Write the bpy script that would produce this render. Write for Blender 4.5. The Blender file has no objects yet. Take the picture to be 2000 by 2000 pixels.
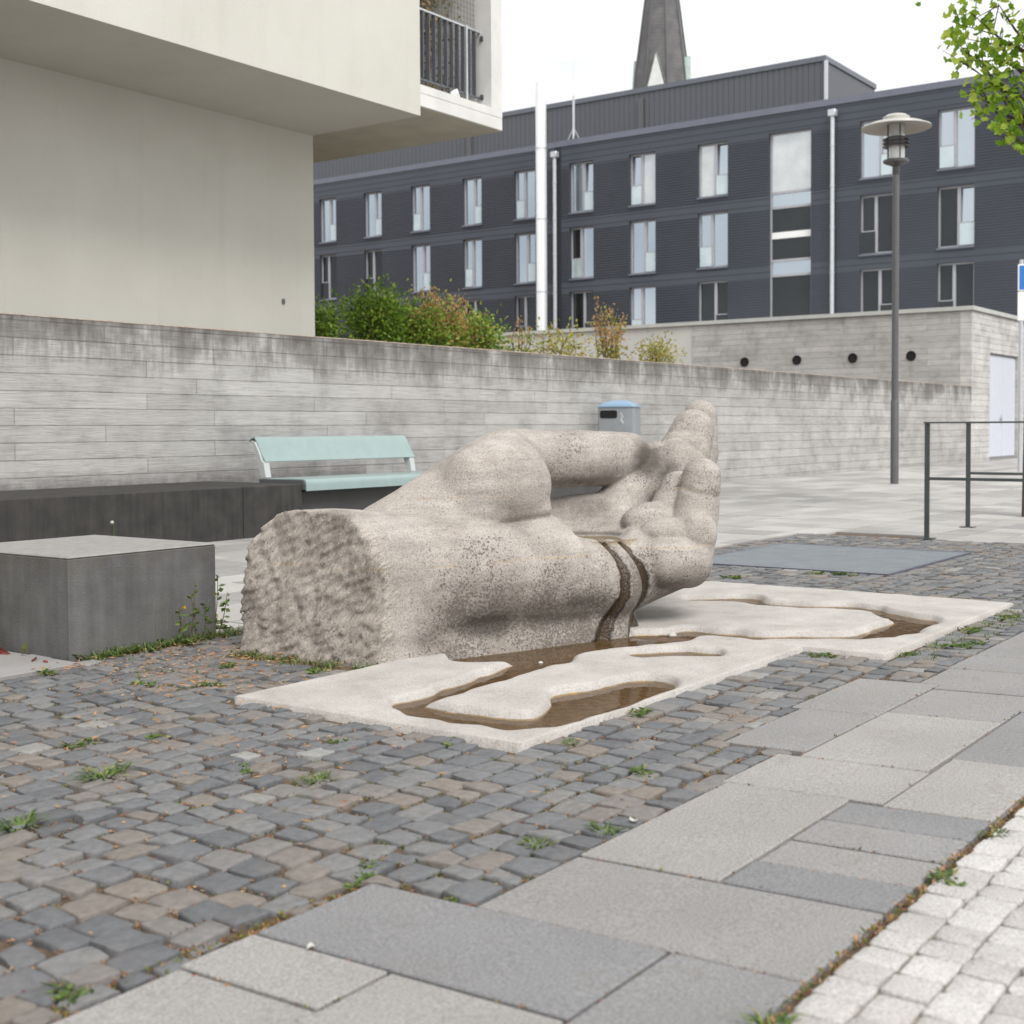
import bpy, bmesh, math, random
import numpy as np
from mathutils import Matrix, Vector

R = math.radians
rnd = random.Random(7)
nrng = np.random.default_rng(11)
scn = bpy.context.scene
col = scn.collection

# ------------------------------------------------------------------ camera, world, sun, exposure
RM = np.array([[0.5825328592586195, -0.8127885385245716, -0.005500866028953978],
               [-0.032747793169133205, -0.016707319958560632, -0.9993239952599727],
               [0.8121471848910942, 0.5823192055075063, -0.03634959381585365]])
FOC = 2579.2
cam_d = bpy.data.cameras.new('camera')
cam = bpy.data.objects.new('camera', cam_d)
col.objects.link(cam)
cam.matrix_world = Matrix([[RM[0][i], -RM[1][i], -RM[2][i], (0, 0, 1.0)[i]] for i in range(3)] + [[0, 0, 0, 1]])
cam_d.sensor_width = 36
cam_d.lens = 36 * FOC / 2000
cam_d.shift_y = -70 / 2000
cam_d.clip_start = .05
cam_d.clip_end = 900
cam_d.dof.use_dof = True
cam_d.dof.focus_distance = 6.3
cam_d.dof.aperture_fstop = 4.5
scn.camera = cam

SUN_EL, SUN_AZ = R(50), R(194)          # direction towards the sun: azimuth from +X, counter-clockwise
world = bpy.data.worlds.new('World')
scn.world = world
world.use_nodes = True
wt = world.node_tree
bg = wt.nodes['Background']
sky = wt.nodes.new('ShaderNodeTexSky')
sky.sky_type = 'NISHITA'
sky.sun_disc = False
sky.sun_elevation = SUN_EL
sky.sun_rotation = R(90) - SUN_AZ
sky.air_density = 1.0
sky.dust_density = 2.5
tc = wt.nodes.new('ShaderNodeTexCoord')
mp = wt.nodes.new('ShaderNodeMapping'); mp.inputs['Scale'].default_value = (1, 1, 2.6)
nz = wt.nodes.new('ShaderNodeTexNoise'); nz.inputs['Scale'].default_value = 2.2; nz.inputs['Detail'].default_value = 7
cr = wt.nodes.new('ShaderNodeValToRGB')
cr.color_ramp.elements[0].position = .28; cr.color_ramp.elements[0].color = (5.6, 6.0, 6.5, 1)
cr.color_ramp.elements[1].position = .56; cr.color_ramp.elements[1].color = (10.6, 10.5, 10.3, 1)
mx = wt.nodes.new('ShaderNodeMix'); mx.data_type = 'RGBA'; mx.inputs[0].default_value = .93
wt.links.new(tc.outputs['Generated'], mp.inputs['Vector'])
wt.links.new(mp.outputs['Vector'], nz.inputs['Vector'])
wt.links.new(nz.outputs['Fac'], cr.inputs['Fac'])
wt.links.new(sky.outputs['Color'], mx.inputs[6])
wt.links.new(cr.outputs['Color'], mx.inputs[7])
wt.links.new(mx.outputs[2], bg.inputs['Color'])
bg.inputs['Strength'].default_value = .1

sun_d = bpy.data.lights.new('sun', 'SUN')
sun_d.energy = 2.4
sun_d.angle = R(28)
sun_d.color = (1, .972, .94)
sun = bpy.data.objects.new('sun', sun_d)
col.objects.link(sun)
sdir = Vector((math.cos(SUN_EL) * math.cos(SUN_AZ + R(50)), math.cos(SUN_EL) * math.sin(SUN_AZ + R(50)), math.sin(SUN_EL)))
sun.rotation_euler = sdir.to_track_quat('Z', 'Y').to_euler()
sky.sun_rotation = R(90) - (SUN_AZ + R(50))

scn.view_settings.view_transform = 'Standard'
scn.view_settings.look = 'None'
scn.view_settings.gamma = 1
scn.view_settings.exposure = 0.42

# ------------------------------------------------------------------ helpers
def zg(y):
    return float(np.interp(y, [-40, 0, 2.2, 5, 9, 10.33, 40], [1.01, 0, -.0557, -.045, 0.0, .06, .06]))

def project(p):
    v = RM @ (np.array(p, float) - np.array([0, 0, 1.0]))
    if v[2] < .05:
        return None
    return 1000 + FOC * v[0] / v[2], 930 + FOC * v[1] / v[2]

def seen(p, m=250):
    q = project(p)
    return q is not None and -m < q[0] < 2000 + m and -m < q[1] < 2000 + m

class MB:
    """collects shapes and links them as one mesh"""
    def __init__(s):
        s.v, s.f, s.t, s.tint = [], [], [], 0.5
    def add(s, vs, fs):
        o = len(s.v)
        s.v += [tuple(map(float, v)) for v in vs]
        s.t += [s.tint] * len(vs)
        s.f += [tuple(i + o for i in f) for f in fs]
        return s
    def box(s, x0, x1, y0, y1, z0, z1, M=None, b=0.0):
        if b > 0:
            P = []
            for sx in (0, 1):
                for sy in (0, 1):
                    for sz in (0, 1):
                        c = ((x0, x1)[sx], (y0, y1)[sy], (z0, z1)[sz])
                        g = (b * (1 - 2 * sx), b * (1 - 2 * sy), b * (1 - 2 * sz))
                        P += [(c[0], c[1] + g[1], c[2] + g[2]), (c[0] + g[0], c[1], c[2] + g[2]), (c[0] + g[0], c[1] + g[1], c[2])]
            bm = bmesh.new()
            for p in P: bm.verts.new(p)
            r = bmesh.ops.convex_hull(bm, input=bm.verts)
            bm.verts.index_update()
            P = [v.co.copy() for v in bm.verts]
            F = [[v.index for v in f.verts] for f in bm.faces]
            bm.free()
        else:
            P = [(x, y, z) for x in (x0, x1) for y in (y0, y1) for z in (z0, z1)]
            F = [(0, 1, 3, 2), (4, 6, 7, 5), (0, 4, 5, 1), (2, 3, 7, 6), (0, 2, 6, 4), (1, 5, 7, 3)]
        if M is not None: P = [M @ Vector(p) for p in P]
        return s.add(P, F)
    def quad(s, a, b, c, d):
        return s.add([a, b, c, d], [(0, 1, 2, 3)])
    def tube(s, pts, rad, n=8, cap=True):
        pts = [Vector(p) for p in pts]
        if not isinstance(rad, (list, tuple)): rad = [rad] * len(pts)
        V, F = [], []
        for i, p in enumerate(pts):
            d = (pts[min(i + 1, len(pts) - 1)] - pts[max(i - 1, 0)]).normalized()
            a = d.cross(Vector((0, 0, 1)) if abs(d.z) < .9 else Vector((1, 0, 0))).normalized()
            b = d.cross(a)
            for k in range(n):
                t = 2 * math.pi * k / n
                V.append(p + (a * math.cos(t) + b * math.sin(t)) * rad[i])
        for i in range(len(pts) - 1):
            for k in range(n):
                F.append((i * n + k, i * n + (k + 1) % n, (i + 1) * n + (k + 1) % n, (i + 1) * n + k))
        if cap:
            F.append(tuple(range(n))[::-1]); F.append(tuple((len(pts) - 1) * n + k for k in range(n)))
        return s.add(V, F)
    def lathe(s, prof, c=(0, 0, 0), n=32):
        V, F = [], []
        for r, z in prof:
            for k in range(n):
                t = 2 * math.pi * k / n
                V.append((c[0] + r * math.cos(t), c[1] + r * math.sin(t), c[2] + z))
        for i in range(len(prof) - 1):
            for k in range(n):
                F.append((i * n + k, i * n + (k + 1) % n, (i + 1) * n + (k + 1) % n, (i + 1) * n + k))
        return s.add(V, F)
    def prism(s, poly, M, d):
        """poly in local xy, extruded along local z by d, transformed by M"""
        n = len(poly)
        P = [M @ Vector((x, y, 0)) for x, y in poly] + [M @ Vector((x, y, d)) for x, y in poly]
        F = [tuple(range(n))[::-1], tuple(range(n, 2 * n))] + [(i, (i + 1) % n, n + (i + 1) % n, n + i) for i in range(n)]
        return s.add(P, F)
    def build(s, name, m, parent=None, smooth=False, base=None, fix=True):
        me = bpy.data.meshes.new(name)
        off = Vector(base) if base is not None else (parent_world(parent) if parent else Vector((0, 0, 0)))
        vs = [(v[0] - off.x, v[1] - off.y, v[2] - off.z) for v in s.v]
        me.from_pydata(vs, [], s.f)
        at = me.attributes.new('tint', 'FLOAT', 'POINT'); at.data.foreach_set('value', s.t)
        if fix:
            bm = bmesh.new(); bm.from_mesh(me); bmesh.ops.recalc_face_normals(bm, faces=bm.faces); bm.to_mesh(me); bm.free()
        if smooth:
            me.polygons.foreach_set('use_smooth', [True] * len(me.polygons))
            if smooth != 'all':
                me.set_sharp_from_angle(angle=R(smooth if smooth is not True else 40))
        me.materials.append(m)
        o = bpy.data.objects.new(name, me)
        col.objects.link(o)
        if parent: o.parent = parent
        elif base is not None: o.location = off
        return o

def parent_world(p):
    v = Vector((0, 0, 0))
    while p is not None:
        v += p.location; p = p.parent
    return v

def tag(o, label=None, cat=None, group=None, kind=None):
    if label: o['label'] = label
    if cat: o['category'] = cat
    if group: o['group'] = group
    if kind: o['kind'] = kind
    return o

def thing(name, label, cat, loc=(0, 0, 0), group=None):
    o = bpy.data.objects.new(name, None); col.objects.link(o); o.location = loc
    o.empty_display_size = .2
    return tag(o, label, cat, group)

# ------------------------------------------------------------------ material helpers
class NT:
    def __init__(s, name):
        s.m = bpy.data.materials.new(name); s.m.use_nodes = True
        s.t = s.m.node_tree; s.b = s.t.nodes['Principled BSDF']
        s.pos = None
    def set(s, sock, v):
        if isinstance(v, bpy.types.NodeSocket): s.t.links.new(v, sock)
        else: sock.default_value = v
    def n(s, kind, ins=None, out=0, **pr):
        x = s.t.nodes.new('ShaderNode' + kind)
        for k, v in pr.items(): setattr(x, k, v)
        for k, v in (ins or {}).items(): s.set(x.inputs[k], v)
        return x.outputs[out]
    def P(s):
        if s.pos is None: s.pos = s.n('NewGeometry', out='Position')
        return s.pos
    def map(s, v, scale=(1, 1, 1), loc=(0, 0, 0), rot=(0, 0, 0)):
        return s.n('Mapping', {'Vector': v, 'Scale': scale, 'Location': loc, 'Rotation': rot})
    def noise(s, scale, detail=4, v=None, rough=.55, dist=0):
        return s.n('TexNoise', {'Vector': v if v is not None else s.P(), 'Scale': scale, 'Detail': detail, 'Roughness': rough, 'Distortion': dist})
    def ramp(s, f, stops, interp='LINEAR'):
        x = s.t.nodes.new('ShaderNodeValToRGB'); s.set(x.inputs['Fac'], f); e = x.color_ramp.elements
        x.color_ramp.interpolation = interp
        while len(e) < len(stops): e.new(.5)
        for i, (p, c) in enumerate(stops):
            e[i].position = p
            e[i].color = (c, c, c, 1) if isinstance(c, (int, float)) else (*c, 1)
        return x.outputs['Color']
    def mix(s, f, a, b, mode='MIX'):
        x = s.t.nodes.new('ShaderNodeMix'); x.data_type = 'RGBA'; x.blend_type = mode
        s.set(x.inputs[0], f)
        for i, c in ((6, a), (7, b)): s.set(x.inputs[i], (*c, 1) if isinstance(c, tuple) and len(c) == 3 else c)
        return x.outputs[2]
    def math(s, op, a, b=0.0, c=None):
        ins = {0: a, 1: b}
        if c is not None: ins[2] = c
        return s.n('Math', ins, operation=op)
    def attr(s, name): return s.n('Attribute', out='Fac', attribute_name=name)
    def sep(s, v=None):
        x = s.t.nodes.new('ShaderNodeSeparateXYZ'); s.set(x.inputs[0], v if v is not None else s.P()); return x.outputs
    def comb(s, x, y, z): return s.n('CombineXYZ', {0: x, 1: y, 2: z})
    def bump(s, h, dist=.01, strength=1.0, prev=None):
        ins = {'Height': h, 'Distance': dist, 'Strength': strength}
        if prev is not None: ins['Normal'] = prev
        return s.n('Bump', ins)
    def out(s, color=None, rough=.8, normal=None, **kw):
        if color is not None: s.set(s.b.inputs['Base Color'], (*color, 1) if isinstance(color, tuple) and len(color) == 3 else color)
        s.set(s.b.inputs['Roughness'], rough)
        if normal is not None: s.set(s.b.inputs['Normal'], normal)
        for k, v in kw.items(): s.set(s.b.inputs[k], v)
        return s.m

def plain(name, c, rough=.6, var=.12, scale=6, metallic=0.0, bump=0.0, spec=.5):
    n = NT(name)
    f = n.noise(scale, 5)
    a = tuple(x * (1 - var) for x in c); b = tuple(min(1, x * (1 + var)) for x in c)
    cc = n.ramp(f, [(.3, a), (.7, b)])
    nm = n.bump(n.noise(scale * 25, 3), .004, bump) if bump else None
    return n.out(cc, rough, nm, Metallic=metallic, **{'Specular IOR Level': spec})

M = {}
# --- paving
n = NT('cobblestone')
t = n.attr('tint')
c = n.ramp(t, [(0, (.095, .099, .107)), (.3, (.138, .142, .149)), (.55, (.168, .168, .168)), (.72, (.170, .154, .142)), (.86, (.185, .160, .138)), (1, (.25, .251, .245))])
c = n.mix(.5, c, n.ramp(n.noise(45, 5), [(.3, .55), (.7, 1.25)]), 'MULTIPLY')
c = n.mix(n.ramp(n.noise(9, 5), [(.55, 0), (.72, .3)]), c, (.19, .165, .145))
c = n.mix(n.ramp(n.noise(110, 4, rough=.8), [(.62, 0), (.72, .5)]), c, (.33, .33, .32))
M['cobble'] = n.out(c, .68, n.bump(n.noise(24, 8, rough=.68), .012, .6))
n = NT('joint_soil')
c = n.ramp(n.noise(26, 8, rough=.7), [(.3, (.035, .026, .020)), (.45, (.10, .068, .045)), (.6, (.15, .095, .06)), (.7, (.07, .072, .03)), (.82, (.06, .085, .02))])
M['soil'] = n.out(c, 1.0, n.bump(n.noise(90, 5), .01, .9))
def slab_mat(name, lo, mid, hi, speck=.5):
    n = NT(name)
    c = n.ramp(n.attr('tint'), [(0, lo), (.5, mid), (1, hi)])
    sp = n.ramp(n.noise(150, 5, rough=.8), [(.35, .55), (.5, 1.0), (.66, 1.42)])
    c = n.mix(speck, c, sp, 'MULTIPLY')
    c = n.mix(.6, c, n.ramp(n.noise(2.2, 6), [(.3, .86), (.7, 1.1)]), 'MULTIPLY')
    st = n.ramp(n.noise(5.5, 5, dist=1.2), [(.62, 0), (.72, .28)])
    c = n.mix(st, c, (.16, .145, .125))
    c = n.mix(n.ramp(n.noise(1.3, 8, rough=.7), [(.5, 0), (.75, .35)]), c, (.20, .185, .165))
    gv_ = n.n('TexVoronoi', {'Vector': n.P(), 'Scale': 3.1}, out='Distance')
    c = n.mix(n.ramp(n.math('ADD', gv_, n.math('MULTIPLY', n.noise(40, 3), .03)), [(.028, .5), (.05, 0)]), c, (.10, .095, .09))
    return n.out(c, .82, n.bump(n.noise(180, 4), .004, .5))
M['slab'] = slab_mat('concrete_slab', (.170, .172, .180), (.255, .246, .239), (.305, .293, .282), .95)
M['farslab'] = slab_mat('pale_slab', (.265, .26, .255), (.345, .335, .322), (.41, .40, .385), .5)
M['sett'] = slab_mat('granite_sett', (.345, .33, .315), (.415, .40, .387), (.48, .465, .452), .85)
M['sand'] = plain('joint_sand', (.26, .235, .20), .95, .35, 30, bump=.8)
# --- sculpture stone
def stone_mat(name, strata):
    n = NT(name)
    xyz = n.sep()
    big = n.noise(2.1, 5)
    c = n.ramp(n.noise(5, 7, rough=.65), [(.28, (.265, .237, .213)), (.5, (.35, .319, .29)), (.72, (.435, .403, .372))])
    grain = n.ramp(n.noise(120, 3, rough=.7), [(.33, .52), (.48, 1.0), (.68, 1.22)])
    c = n.mix(.8, c, grain, 'MULTIPLY')
    lay = n.noise(2.2, 7, v=n.map(n.P(), (1.6, 1.6, 17)), rough=.65)
    c = n.mix(.55, c, n.ramp(lay, [(.32, .72), (.52, 1.0), (.7, 1.18)]), 'MULTIPLY')
    # pits and lichen specks, crowded in patches
    vz = n.n('TexVoronoi', {'Vector': n.P(), 'Scale': 62.0, 'Randomness': 1.0}, out='Distance')
    pitsz = n.noise(78, 3, rough=.72)
    lv = n.attr('weather')
    thr = n.math('MULTIPLY_ADD', lv, -.16, .70)
    f = n.math('SUBTRACT', n.math('MULTIPLY_ADD', n.ramp(n.noise(3.3, 5, rough=.65), [(.36, 0), (.66, 1)]), .19, pitsz), n.math('ADD', thr, .055))
    pm = n.ramp(f, [(.02, 0), (.09, .7)])
    c = n.mix(pm, c, (.10, .085, .07))
    # finer dark speckle
    f2 = n.ramp(n.math('MULTIPLY_ADD', n.noise(4.5, 4), .22, n.math('ADD', n.noise(130, 2, rough=.8), n.math('MULTIPLY', lv, .05))), [(.72, 0), (.80, .7)])
    c = n.mix(f2, c, (.14, .12, .10))
    # grime film with its own outline
    gr = n.ramp(n.math('MULTIPLY', n.noise(3.4, 9, dist=.6, rough=.68), n.math('MULTIPLY_ADD', lv, .75, .42)), [(.36, 0), (.62, .55)])
    c = n.mix(gr, c, (.165, .14, .118))
    gd = n.attr('grime_shade')  # dark stains, with shade painted into undercut, finger roots and thumb underside
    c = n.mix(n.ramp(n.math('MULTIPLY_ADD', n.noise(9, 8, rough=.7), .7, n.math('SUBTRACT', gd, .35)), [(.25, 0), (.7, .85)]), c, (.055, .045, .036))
    if strata:
        wob = n.math('MULTIPLY_ADD', n.noise(3.0, 4), .05, xyz['Z'])
        brk = n.ramp(n.noise(7, 3), [(.42, 0), (.6, .75)])
        for z0 in (.688, .398):
            d = n.math('ABSOLUTE', n.math('SUBTRACT', wob, z0))
            c = n.mix(n.math('MULTIPLY', n.ramp(d, [(.002, .55), (.006, 0)]), brk), c, (.42, .29, .13))
        st = n.attr('stain')
        sc_ = n.mix(n.ramp(n.math('MULTIPLY_ADD', n.noise(14, 6, rough=.7), .9, n.math('SUBTRACT', st, .75)), [(.35, 0), (.75, 1)]), (.010, .007, .005), (.060, .034, .014))
        c = n.mix(n.ramp(st, [(.04, 0), (.35, .7), (.7, .97)]), c, sc_)
    nm = n.bump(n.noise(75, 5, rough=.7), .012, .55)
    if strata:
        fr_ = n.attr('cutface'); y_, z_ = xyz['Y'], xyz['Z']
        rw = n.math('ADD', n.math('MULTIPLY', y_, .80), n.math('MULTIPLY', z_, .60)); al = n.math('SUBTRACT', n.math('MULTIPLY', z_, .80), n.math('MULTIPLY', y_, .60))
        hv_ = n.comb(n.math('MULTIPLY', xyz['X'], 14.0), n.math('MULTIPLY', rw, 52.0), n.math('MULTIPLY', al, 13.0))
        hs = n.noise(1.0, 7, v=hv_, rough=.66, dist=.9)
        nm = n.bump(n.math('MULTIPLY', hs, fr_), .028, .9, nm)
        c = n.mix(n.math('MULTIPLY', fr_, .85), c, n.mix(1.0, c, (1.42, 1.39, 1.36), 'MULTIPLY'))  # cut face lightened in the colour to make up for missing sun
        c = n.mix(n.math('MULTIPLY', n.ramp(hs, [(.30, .25), (.44, 0)]), fr_), c, (.16, .14, .12))
    nm = n.bump(n.math('MULTIPLY', pm, -1.0), .008, .8, nm)
    rg = .85
    if strata: rg = n.ramp(st, [(.2, .85), (.7, .16)])
    return n.out(c, rg, nm)
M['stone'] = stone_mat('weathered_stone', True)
n = NT('basin_stone')
c = n.ramp(n.noise(4, 7, rough=.65), [(.28, (.32, .300, .280)), (.5, (.395, .374, .352)), (.72, (.465, .443, .42))])
c = n.mix(.7, c, n.ramp(n.noise(130, 3, rough=.7), [(.33, .6), (.48, 1.0), (.68, 1.2)]), 'MULTIPLY')
c = n.mix(n.ramp(n.noise(95, 2, rough=.8), [(.66, 0), (.73, .6)]), c, (.2, .15, .13))
wd = n.attr('wet')
c = n.mix(n.ramp(wd, [(.5, 0), (.8, .35)]), c, (.28, .25, .215))
alg = n.math('ADD', wd, n.math('MULTIPLY', n.noise(16, 5), .30))
c = n.mix(n.ramp(alg, [(.66, 0), (.78, .92)]), c, n.ramp(n.noise(11, 7, rough=.65), [(.30, (.055, .038, .013)), (.44, (.21, .14, .05)), (.64, (.46, .33, .15))]))
M['basin'] = n.out(c, .85, n.bump(n.noise(80, 5, rough=.7), .008, .6))
n = NT('pool_water')
n.t.nodes.remove(n.b)
gl = n.t.nodes.new('ShaderNodeBsdfGlossy'); gl.inputs['Roughness'].default_value = .03
tr = n.t.nodes.new('ShaderNodeBsdfTransparent'); tr.inputs['Color'].default_value = (.94, .85, .66, 1)
mxs = n.t.nodes.new('ShaderNodeMixShader')
fr = n.n('Fresnel', {'IOR': 1.33})
bp = n.bump(n.noise(14, 2), .004, .25)
n.t.links.new(bp, gl.inputs['Normal'])
n.t.links.new(n.math('MULTIPLY', fr, .8), mxs.inputs[0])
n.t.links.new(tr.outputs[0], mxs.inputs[1]); n.t.links.new(gl.outputs[0], mxs.inputs[2])
n.t.links.new(mxs.outputs[0], n.t.nodes['Material Output'].inputs['Surface'])
M['water'] = n.m
# --- concretes
def board_mat(name, stain_z0, stain_z1, base_dirt=None, axis='X', tone=1.0):
    n = NT(name)
    xyz = n.sep()
    u = xyz[axis]; z = xyz['Z']
    jog = n.math('MULTIPLY', n.noise(.6, 2), .02)
    v = n.comb(u, n.math('ADD', z, n.math('ADD', jog, .03)), 0.0)
    br = n.t.nodes.new('ShaderNodeTexBrick')
    br.offset = .37; br.offset_frequency = 2; br.squash = 1.3; br.squash_frequency = 3
    for k, val in (('Vector', v), ('Scale', 1.0), ('Brick Width', 2.3), ('Row Height', .155), ('Mortar Size', .004), ('Mortar Smooth', .3),
                   ('Color1', (.35 * tone, .343 * tone, .332 * tone, 1)), ('Color2', (.425 * tone, .418 * tone, .405 * tone, 1)), ('Mortar', (.24, .235, .23, 1))):
        n.set(br.inputs[k], val)
    c = br.outputs['Color']
    gv = n.comb(n.math('MULTIPLY', u, 1.1), 0.0, n.math('MULTIPLY', z, 22.0))
    grain = n.noise(2.0, 7, v=gv, rough=.65, dist=1.6)
    c = n.mix(.55, c, n.ramp(grain, [(.3, .5), (.5, 1.02), (.75, 1.3)]), 'MULTIPLY')
    c = n.mix(.9, c, n.ramp(n.noise(1.9, 9, rough=.66), [(.32, .70), (.5, 1.0), (.68, 1.14)]), 'MULTIPLY')
    c = n.mix(n.ramp(n.noise(60, 3, rough=.8), [(.68, 0), (.74, .5)]), c, (.13, .13, .13))
    # dark run-off streaks below the coping, ragged lower edge
    sv = n.comb(n.math('MULTIPLY', u, 8.0), 0.0, n.math('MULTIPLY', z, 1.1))
    streak = n.noise(1.6, 6, v=sv, rough=.7)
    patch = n.noise(1.7, 5, v=n.comb(u, 7.7, n.math('MULTIPLY', z, .8)), rough=.65)
    h = n.n('MapRange', {'Value': z, 'From Min': stain_z0, 'From Max': stain_z1, 'To Min': 0.0, 'To Max': 1.0})
    k = n.math('MULTIPLY', n.math('POWER', h, 1.4), n.math('ADD', n.math('MULTIPLY', streak, 1.5), n.math('MULTIPLY_ADD', patch, 2.4, -1.25)))
    c = n.mix(n.ramp(k, [(.25, 0), (.46, .48), (.85, .86)]), c, (.085, .076, .066))
    if base_dirt is not None:
        h2 = n.n('MapRange', {'Value': z, 'From Min': base_dirt + .30, 'From Max': base_dirt, 'To Min': 0.0, 'To Max': 1.0})
        k2 = n.math('MULTIPLY', n.math('MULTIPLY', h2, n.math('LESS_THAN', u, 11.5)), n.noise(3.0, 6, rough=.7))
        c = n.mix(n.ramp(k2, [(.2, 0), (.5, .7)]), c, (.10, .095, .09))
    b1 = n.bump(br.outputs['Fac'], -.012, .9)
    b2 = n.bump(grain, .012, .6, b1)
    return n.out(c, .88, b2)
M['board'] = board_mat('board_formed_concrete', 1.15, 2.03, .47)
M['board_far'] = board_mat('far_board_concrete', 3.2, 6.5, None, 'X', 1.28)
M['board_side'] = board_mat('side_board_concrete', 3.0, 6.0, None, 'Y', 1.02)  # side toned darker than the front: weaker light put into the colour
M['coping'] = plain('coping_lichen', (.40, .33, .27), .95, .3, 25, bump=.6)
M['cap'] = plain('pale_cap', (.44, .45, .43), .6, .08, 3)
n = NT('dark_cast_stone')
c = n.ramp(n.noise(6, 7, rough=.6), [(.3, (.019, .0175, .0165)), (.7, (.040, .037, .0345))])
sv = n.map(n.P(), (26, 26, 1.2))
c = n.mix(.7, c, n.ramp(n.noise(1.0, 5, v=sv), [(.3, .6), (.7, 1.35)]), 'MULTIPLY')
c = n.mix(n.ramp(n.noise(48, 2, rough=.8), [(.715, 0), (.74, .8)]), c, (.26, .14, .07))
M['ledge'] = n.out(c, .7, n.bump(n.noise(80, 4), .004, .5))
n = NT('grey_block_concrete')
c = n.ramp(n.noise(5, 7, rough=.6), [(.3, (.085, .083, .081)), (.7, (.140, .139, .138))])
sv = n.map(n.P(), (14, 14, 1.3))
c = n.mix(.6, c, n.ramp(n.noise(1.0, 6, v=sv), [(.3, .62), (.7, 1.25)]), 'MULTIPLY')
z = n.sep()['Z']
top = n.math('MULTIPLY', n.n('MapRange', {'Value': z, 'From Min': .1, 'From Max': .42, 'To Min': 0.0, 'To Max': 1.0}), n.noise(7, 5))
c = n.mix(n.ramp(top, [(.35, 0), (.62, .5)]), c, (.10, .085, .07))
c = n.mix(n.ramp(n.noise(75, 2, rough=.8), [(.70, 0), (.74, .6)]), c, (.32, .28, .22))
M['block'] = n.out(c, .75, n.bump(n.noise(110, 4), .004, .6))
M['block_top'] = plain('pale_block_top', (.265, .258, .25), .85, .12, 20, bump=.5)  # block top paler than its sides
# --- render, metals, glass
n = NT('cream_render')
c = n.ramp(n.noise(.9, 8, rough=.6), [(.3, (.535, .527, .478)), (.7, (.595, .588, .538))])
c = n.mix(n.ramp(n.noise(1.0, 6, v=n.map(n.P(), (5, 5, .45))), [(.55, 0), (.75, .16)]), c, (.40, .385, .33))
c = n.mix(.35, c, n.ramp(n.noise(60, 4), [(.3, .85), (.7, 1.1)]), 'MULTIPLY')
M['cream'] = n.out(c, .92, n.bump(n.noise(130, 4, rough=.7), .006, .6))
M['balcony_white'] = plain('pale_concrete', (.62, .62, .60), .8, .07, 4, bump=.2)
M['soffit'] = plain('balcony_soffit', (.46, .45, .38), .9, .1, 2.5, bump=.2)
n = NT('slate_blue_cladding')
z = n.sep()['Z']
zz = n.math('MULTIPLY', n.math('FRACT', n.math('DIVIDE', z, .108)), 1.0)
band = n.math('FRACT', n.math('DIVIDE', n.math('SUBTRACT', z, 1.30), 2.835))
isb = n.math('LESS_THAN', band, .19)
isb = n.math('MAXIMUM', isb, n.math('GREATER_THAN', z, 12.95))
zb = n.math('FRACT', n.math('DIVIDE', z, .27))
prof = n.mix(isb, n.ramp(zz, [(0, 0), (.75, 1), (.9, .0), (1, 0)]), n.ramp(zb, [(0, 0), (.05, 1), (1, .9)]))
c = n.ramp(n.noise(.5, 4), [(.3, (.044, .052, .068)), (.7, (.053, .062, .080))])
c = n.mix(n.math('MULTIPLY', n.ramp(n.mix(isb, zz, zb), [(.80, 0), (.9, 1)]), n.math('SUBTRACT', .40, n.math('MULTIPLY', isb, .0))), c, (.02, .022, .028))
M['slate'] = n.out(c, .42, n.bump(prof, .03, .8))
n = NT('slate_standing_seam')
y = n.sep()
s1 = n.math('FRACT', n.math('DIVIDE', n.math('ADD', y['Y'], y['X']), .26))
c = n.mix(n.ramp(s1, [(.0, 1), (.12, 0)]), (.085, .09, .105), (.035, .037, .045))
M['seam'] = n.out(c, .45, n.bump(n.ramp(s1, [(0, 0), (.1, 1), (.9, 1), (1, 0)]), .03, .8))
M['parapet'] = plain('parapet_metal', (.15, .16, .20), .38, .06, 2, metallic=.3)
M['steel'] = plain('galvanised_steel', (.55, .57, .60), .42, .08, 8, metallic=.55)
M['flue'] = plain('bright_flue_metal', (.82, .84, .85), .3, .04, 3, metallic=.35)
M['frame'] = plain('window_frame_grey', (.36, .36, .39), .4, .05, 5)
M['darkgrey'] = plain('dark_grey_paint', (.095, .097, .10), .45, .1, 8)
M['railpaint'] = plain('anthracite_green_paint', (.055, .065, .065), .45, .12, 12)
M['mint'] = plain('mint_powder_coat', (.255, .335, .33), .34, .05, 7)
M['mint_frame'] = plain('pale_frame_paint', (.44, .47, .465), .4, .05, 7)
M['binbody'] = plain('bin_grey_metal', (.30, .32, .34), .38, .06, 8, metallic=.25)
M['binlid'] = plain('bin_lid_blue', (.22, .33, .45), .28, .05, 8)
M['black'] = plain('black_void', (.008, .008, .008), .9, .1, 5)
M['door'] = plain('pale_door_paint', (.55, .58, .65), .45, .04, 5)
M['balrail'] = plain('balcony_rail_paint', (.105, .115, .135), .45, .1, 10)
def glass_mat(name, c, refl):
    n = NT(name); n.t.nodes.remove(n.b)
    d = n.t.nodes.new('ShaderNodeBsdfDiffuse'); n.set(d.inputs['Color'], n.ramp(n.noise(1.3, 3), [(.35, tuple(x * .75 for x in c)), (.65, c)]))
    g = n.t.nodes.new('ShaderNodeBsdfGlossy'); g.inputs['Roughness'].default_value = .015; g.inputs['Color'].default_value = (.66, .75, .84, 1)
    x = n.t.nodes.new('ShaderNodeMixShader'); x.inputs[0].default_value = refl
    n.t.links.new(d.outputs[0], x.inputs[1]); n.t.links.new(g.outputs[0], x.inputs[2])
    n.t.links.new(x.outputs[0], n.t.nodes['Material Output'].inputs['Surface'])
    return n.m
M['pane_sky'] = glass_mat('pane_reflecting', (.13, .14, .145), .56)
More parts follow.
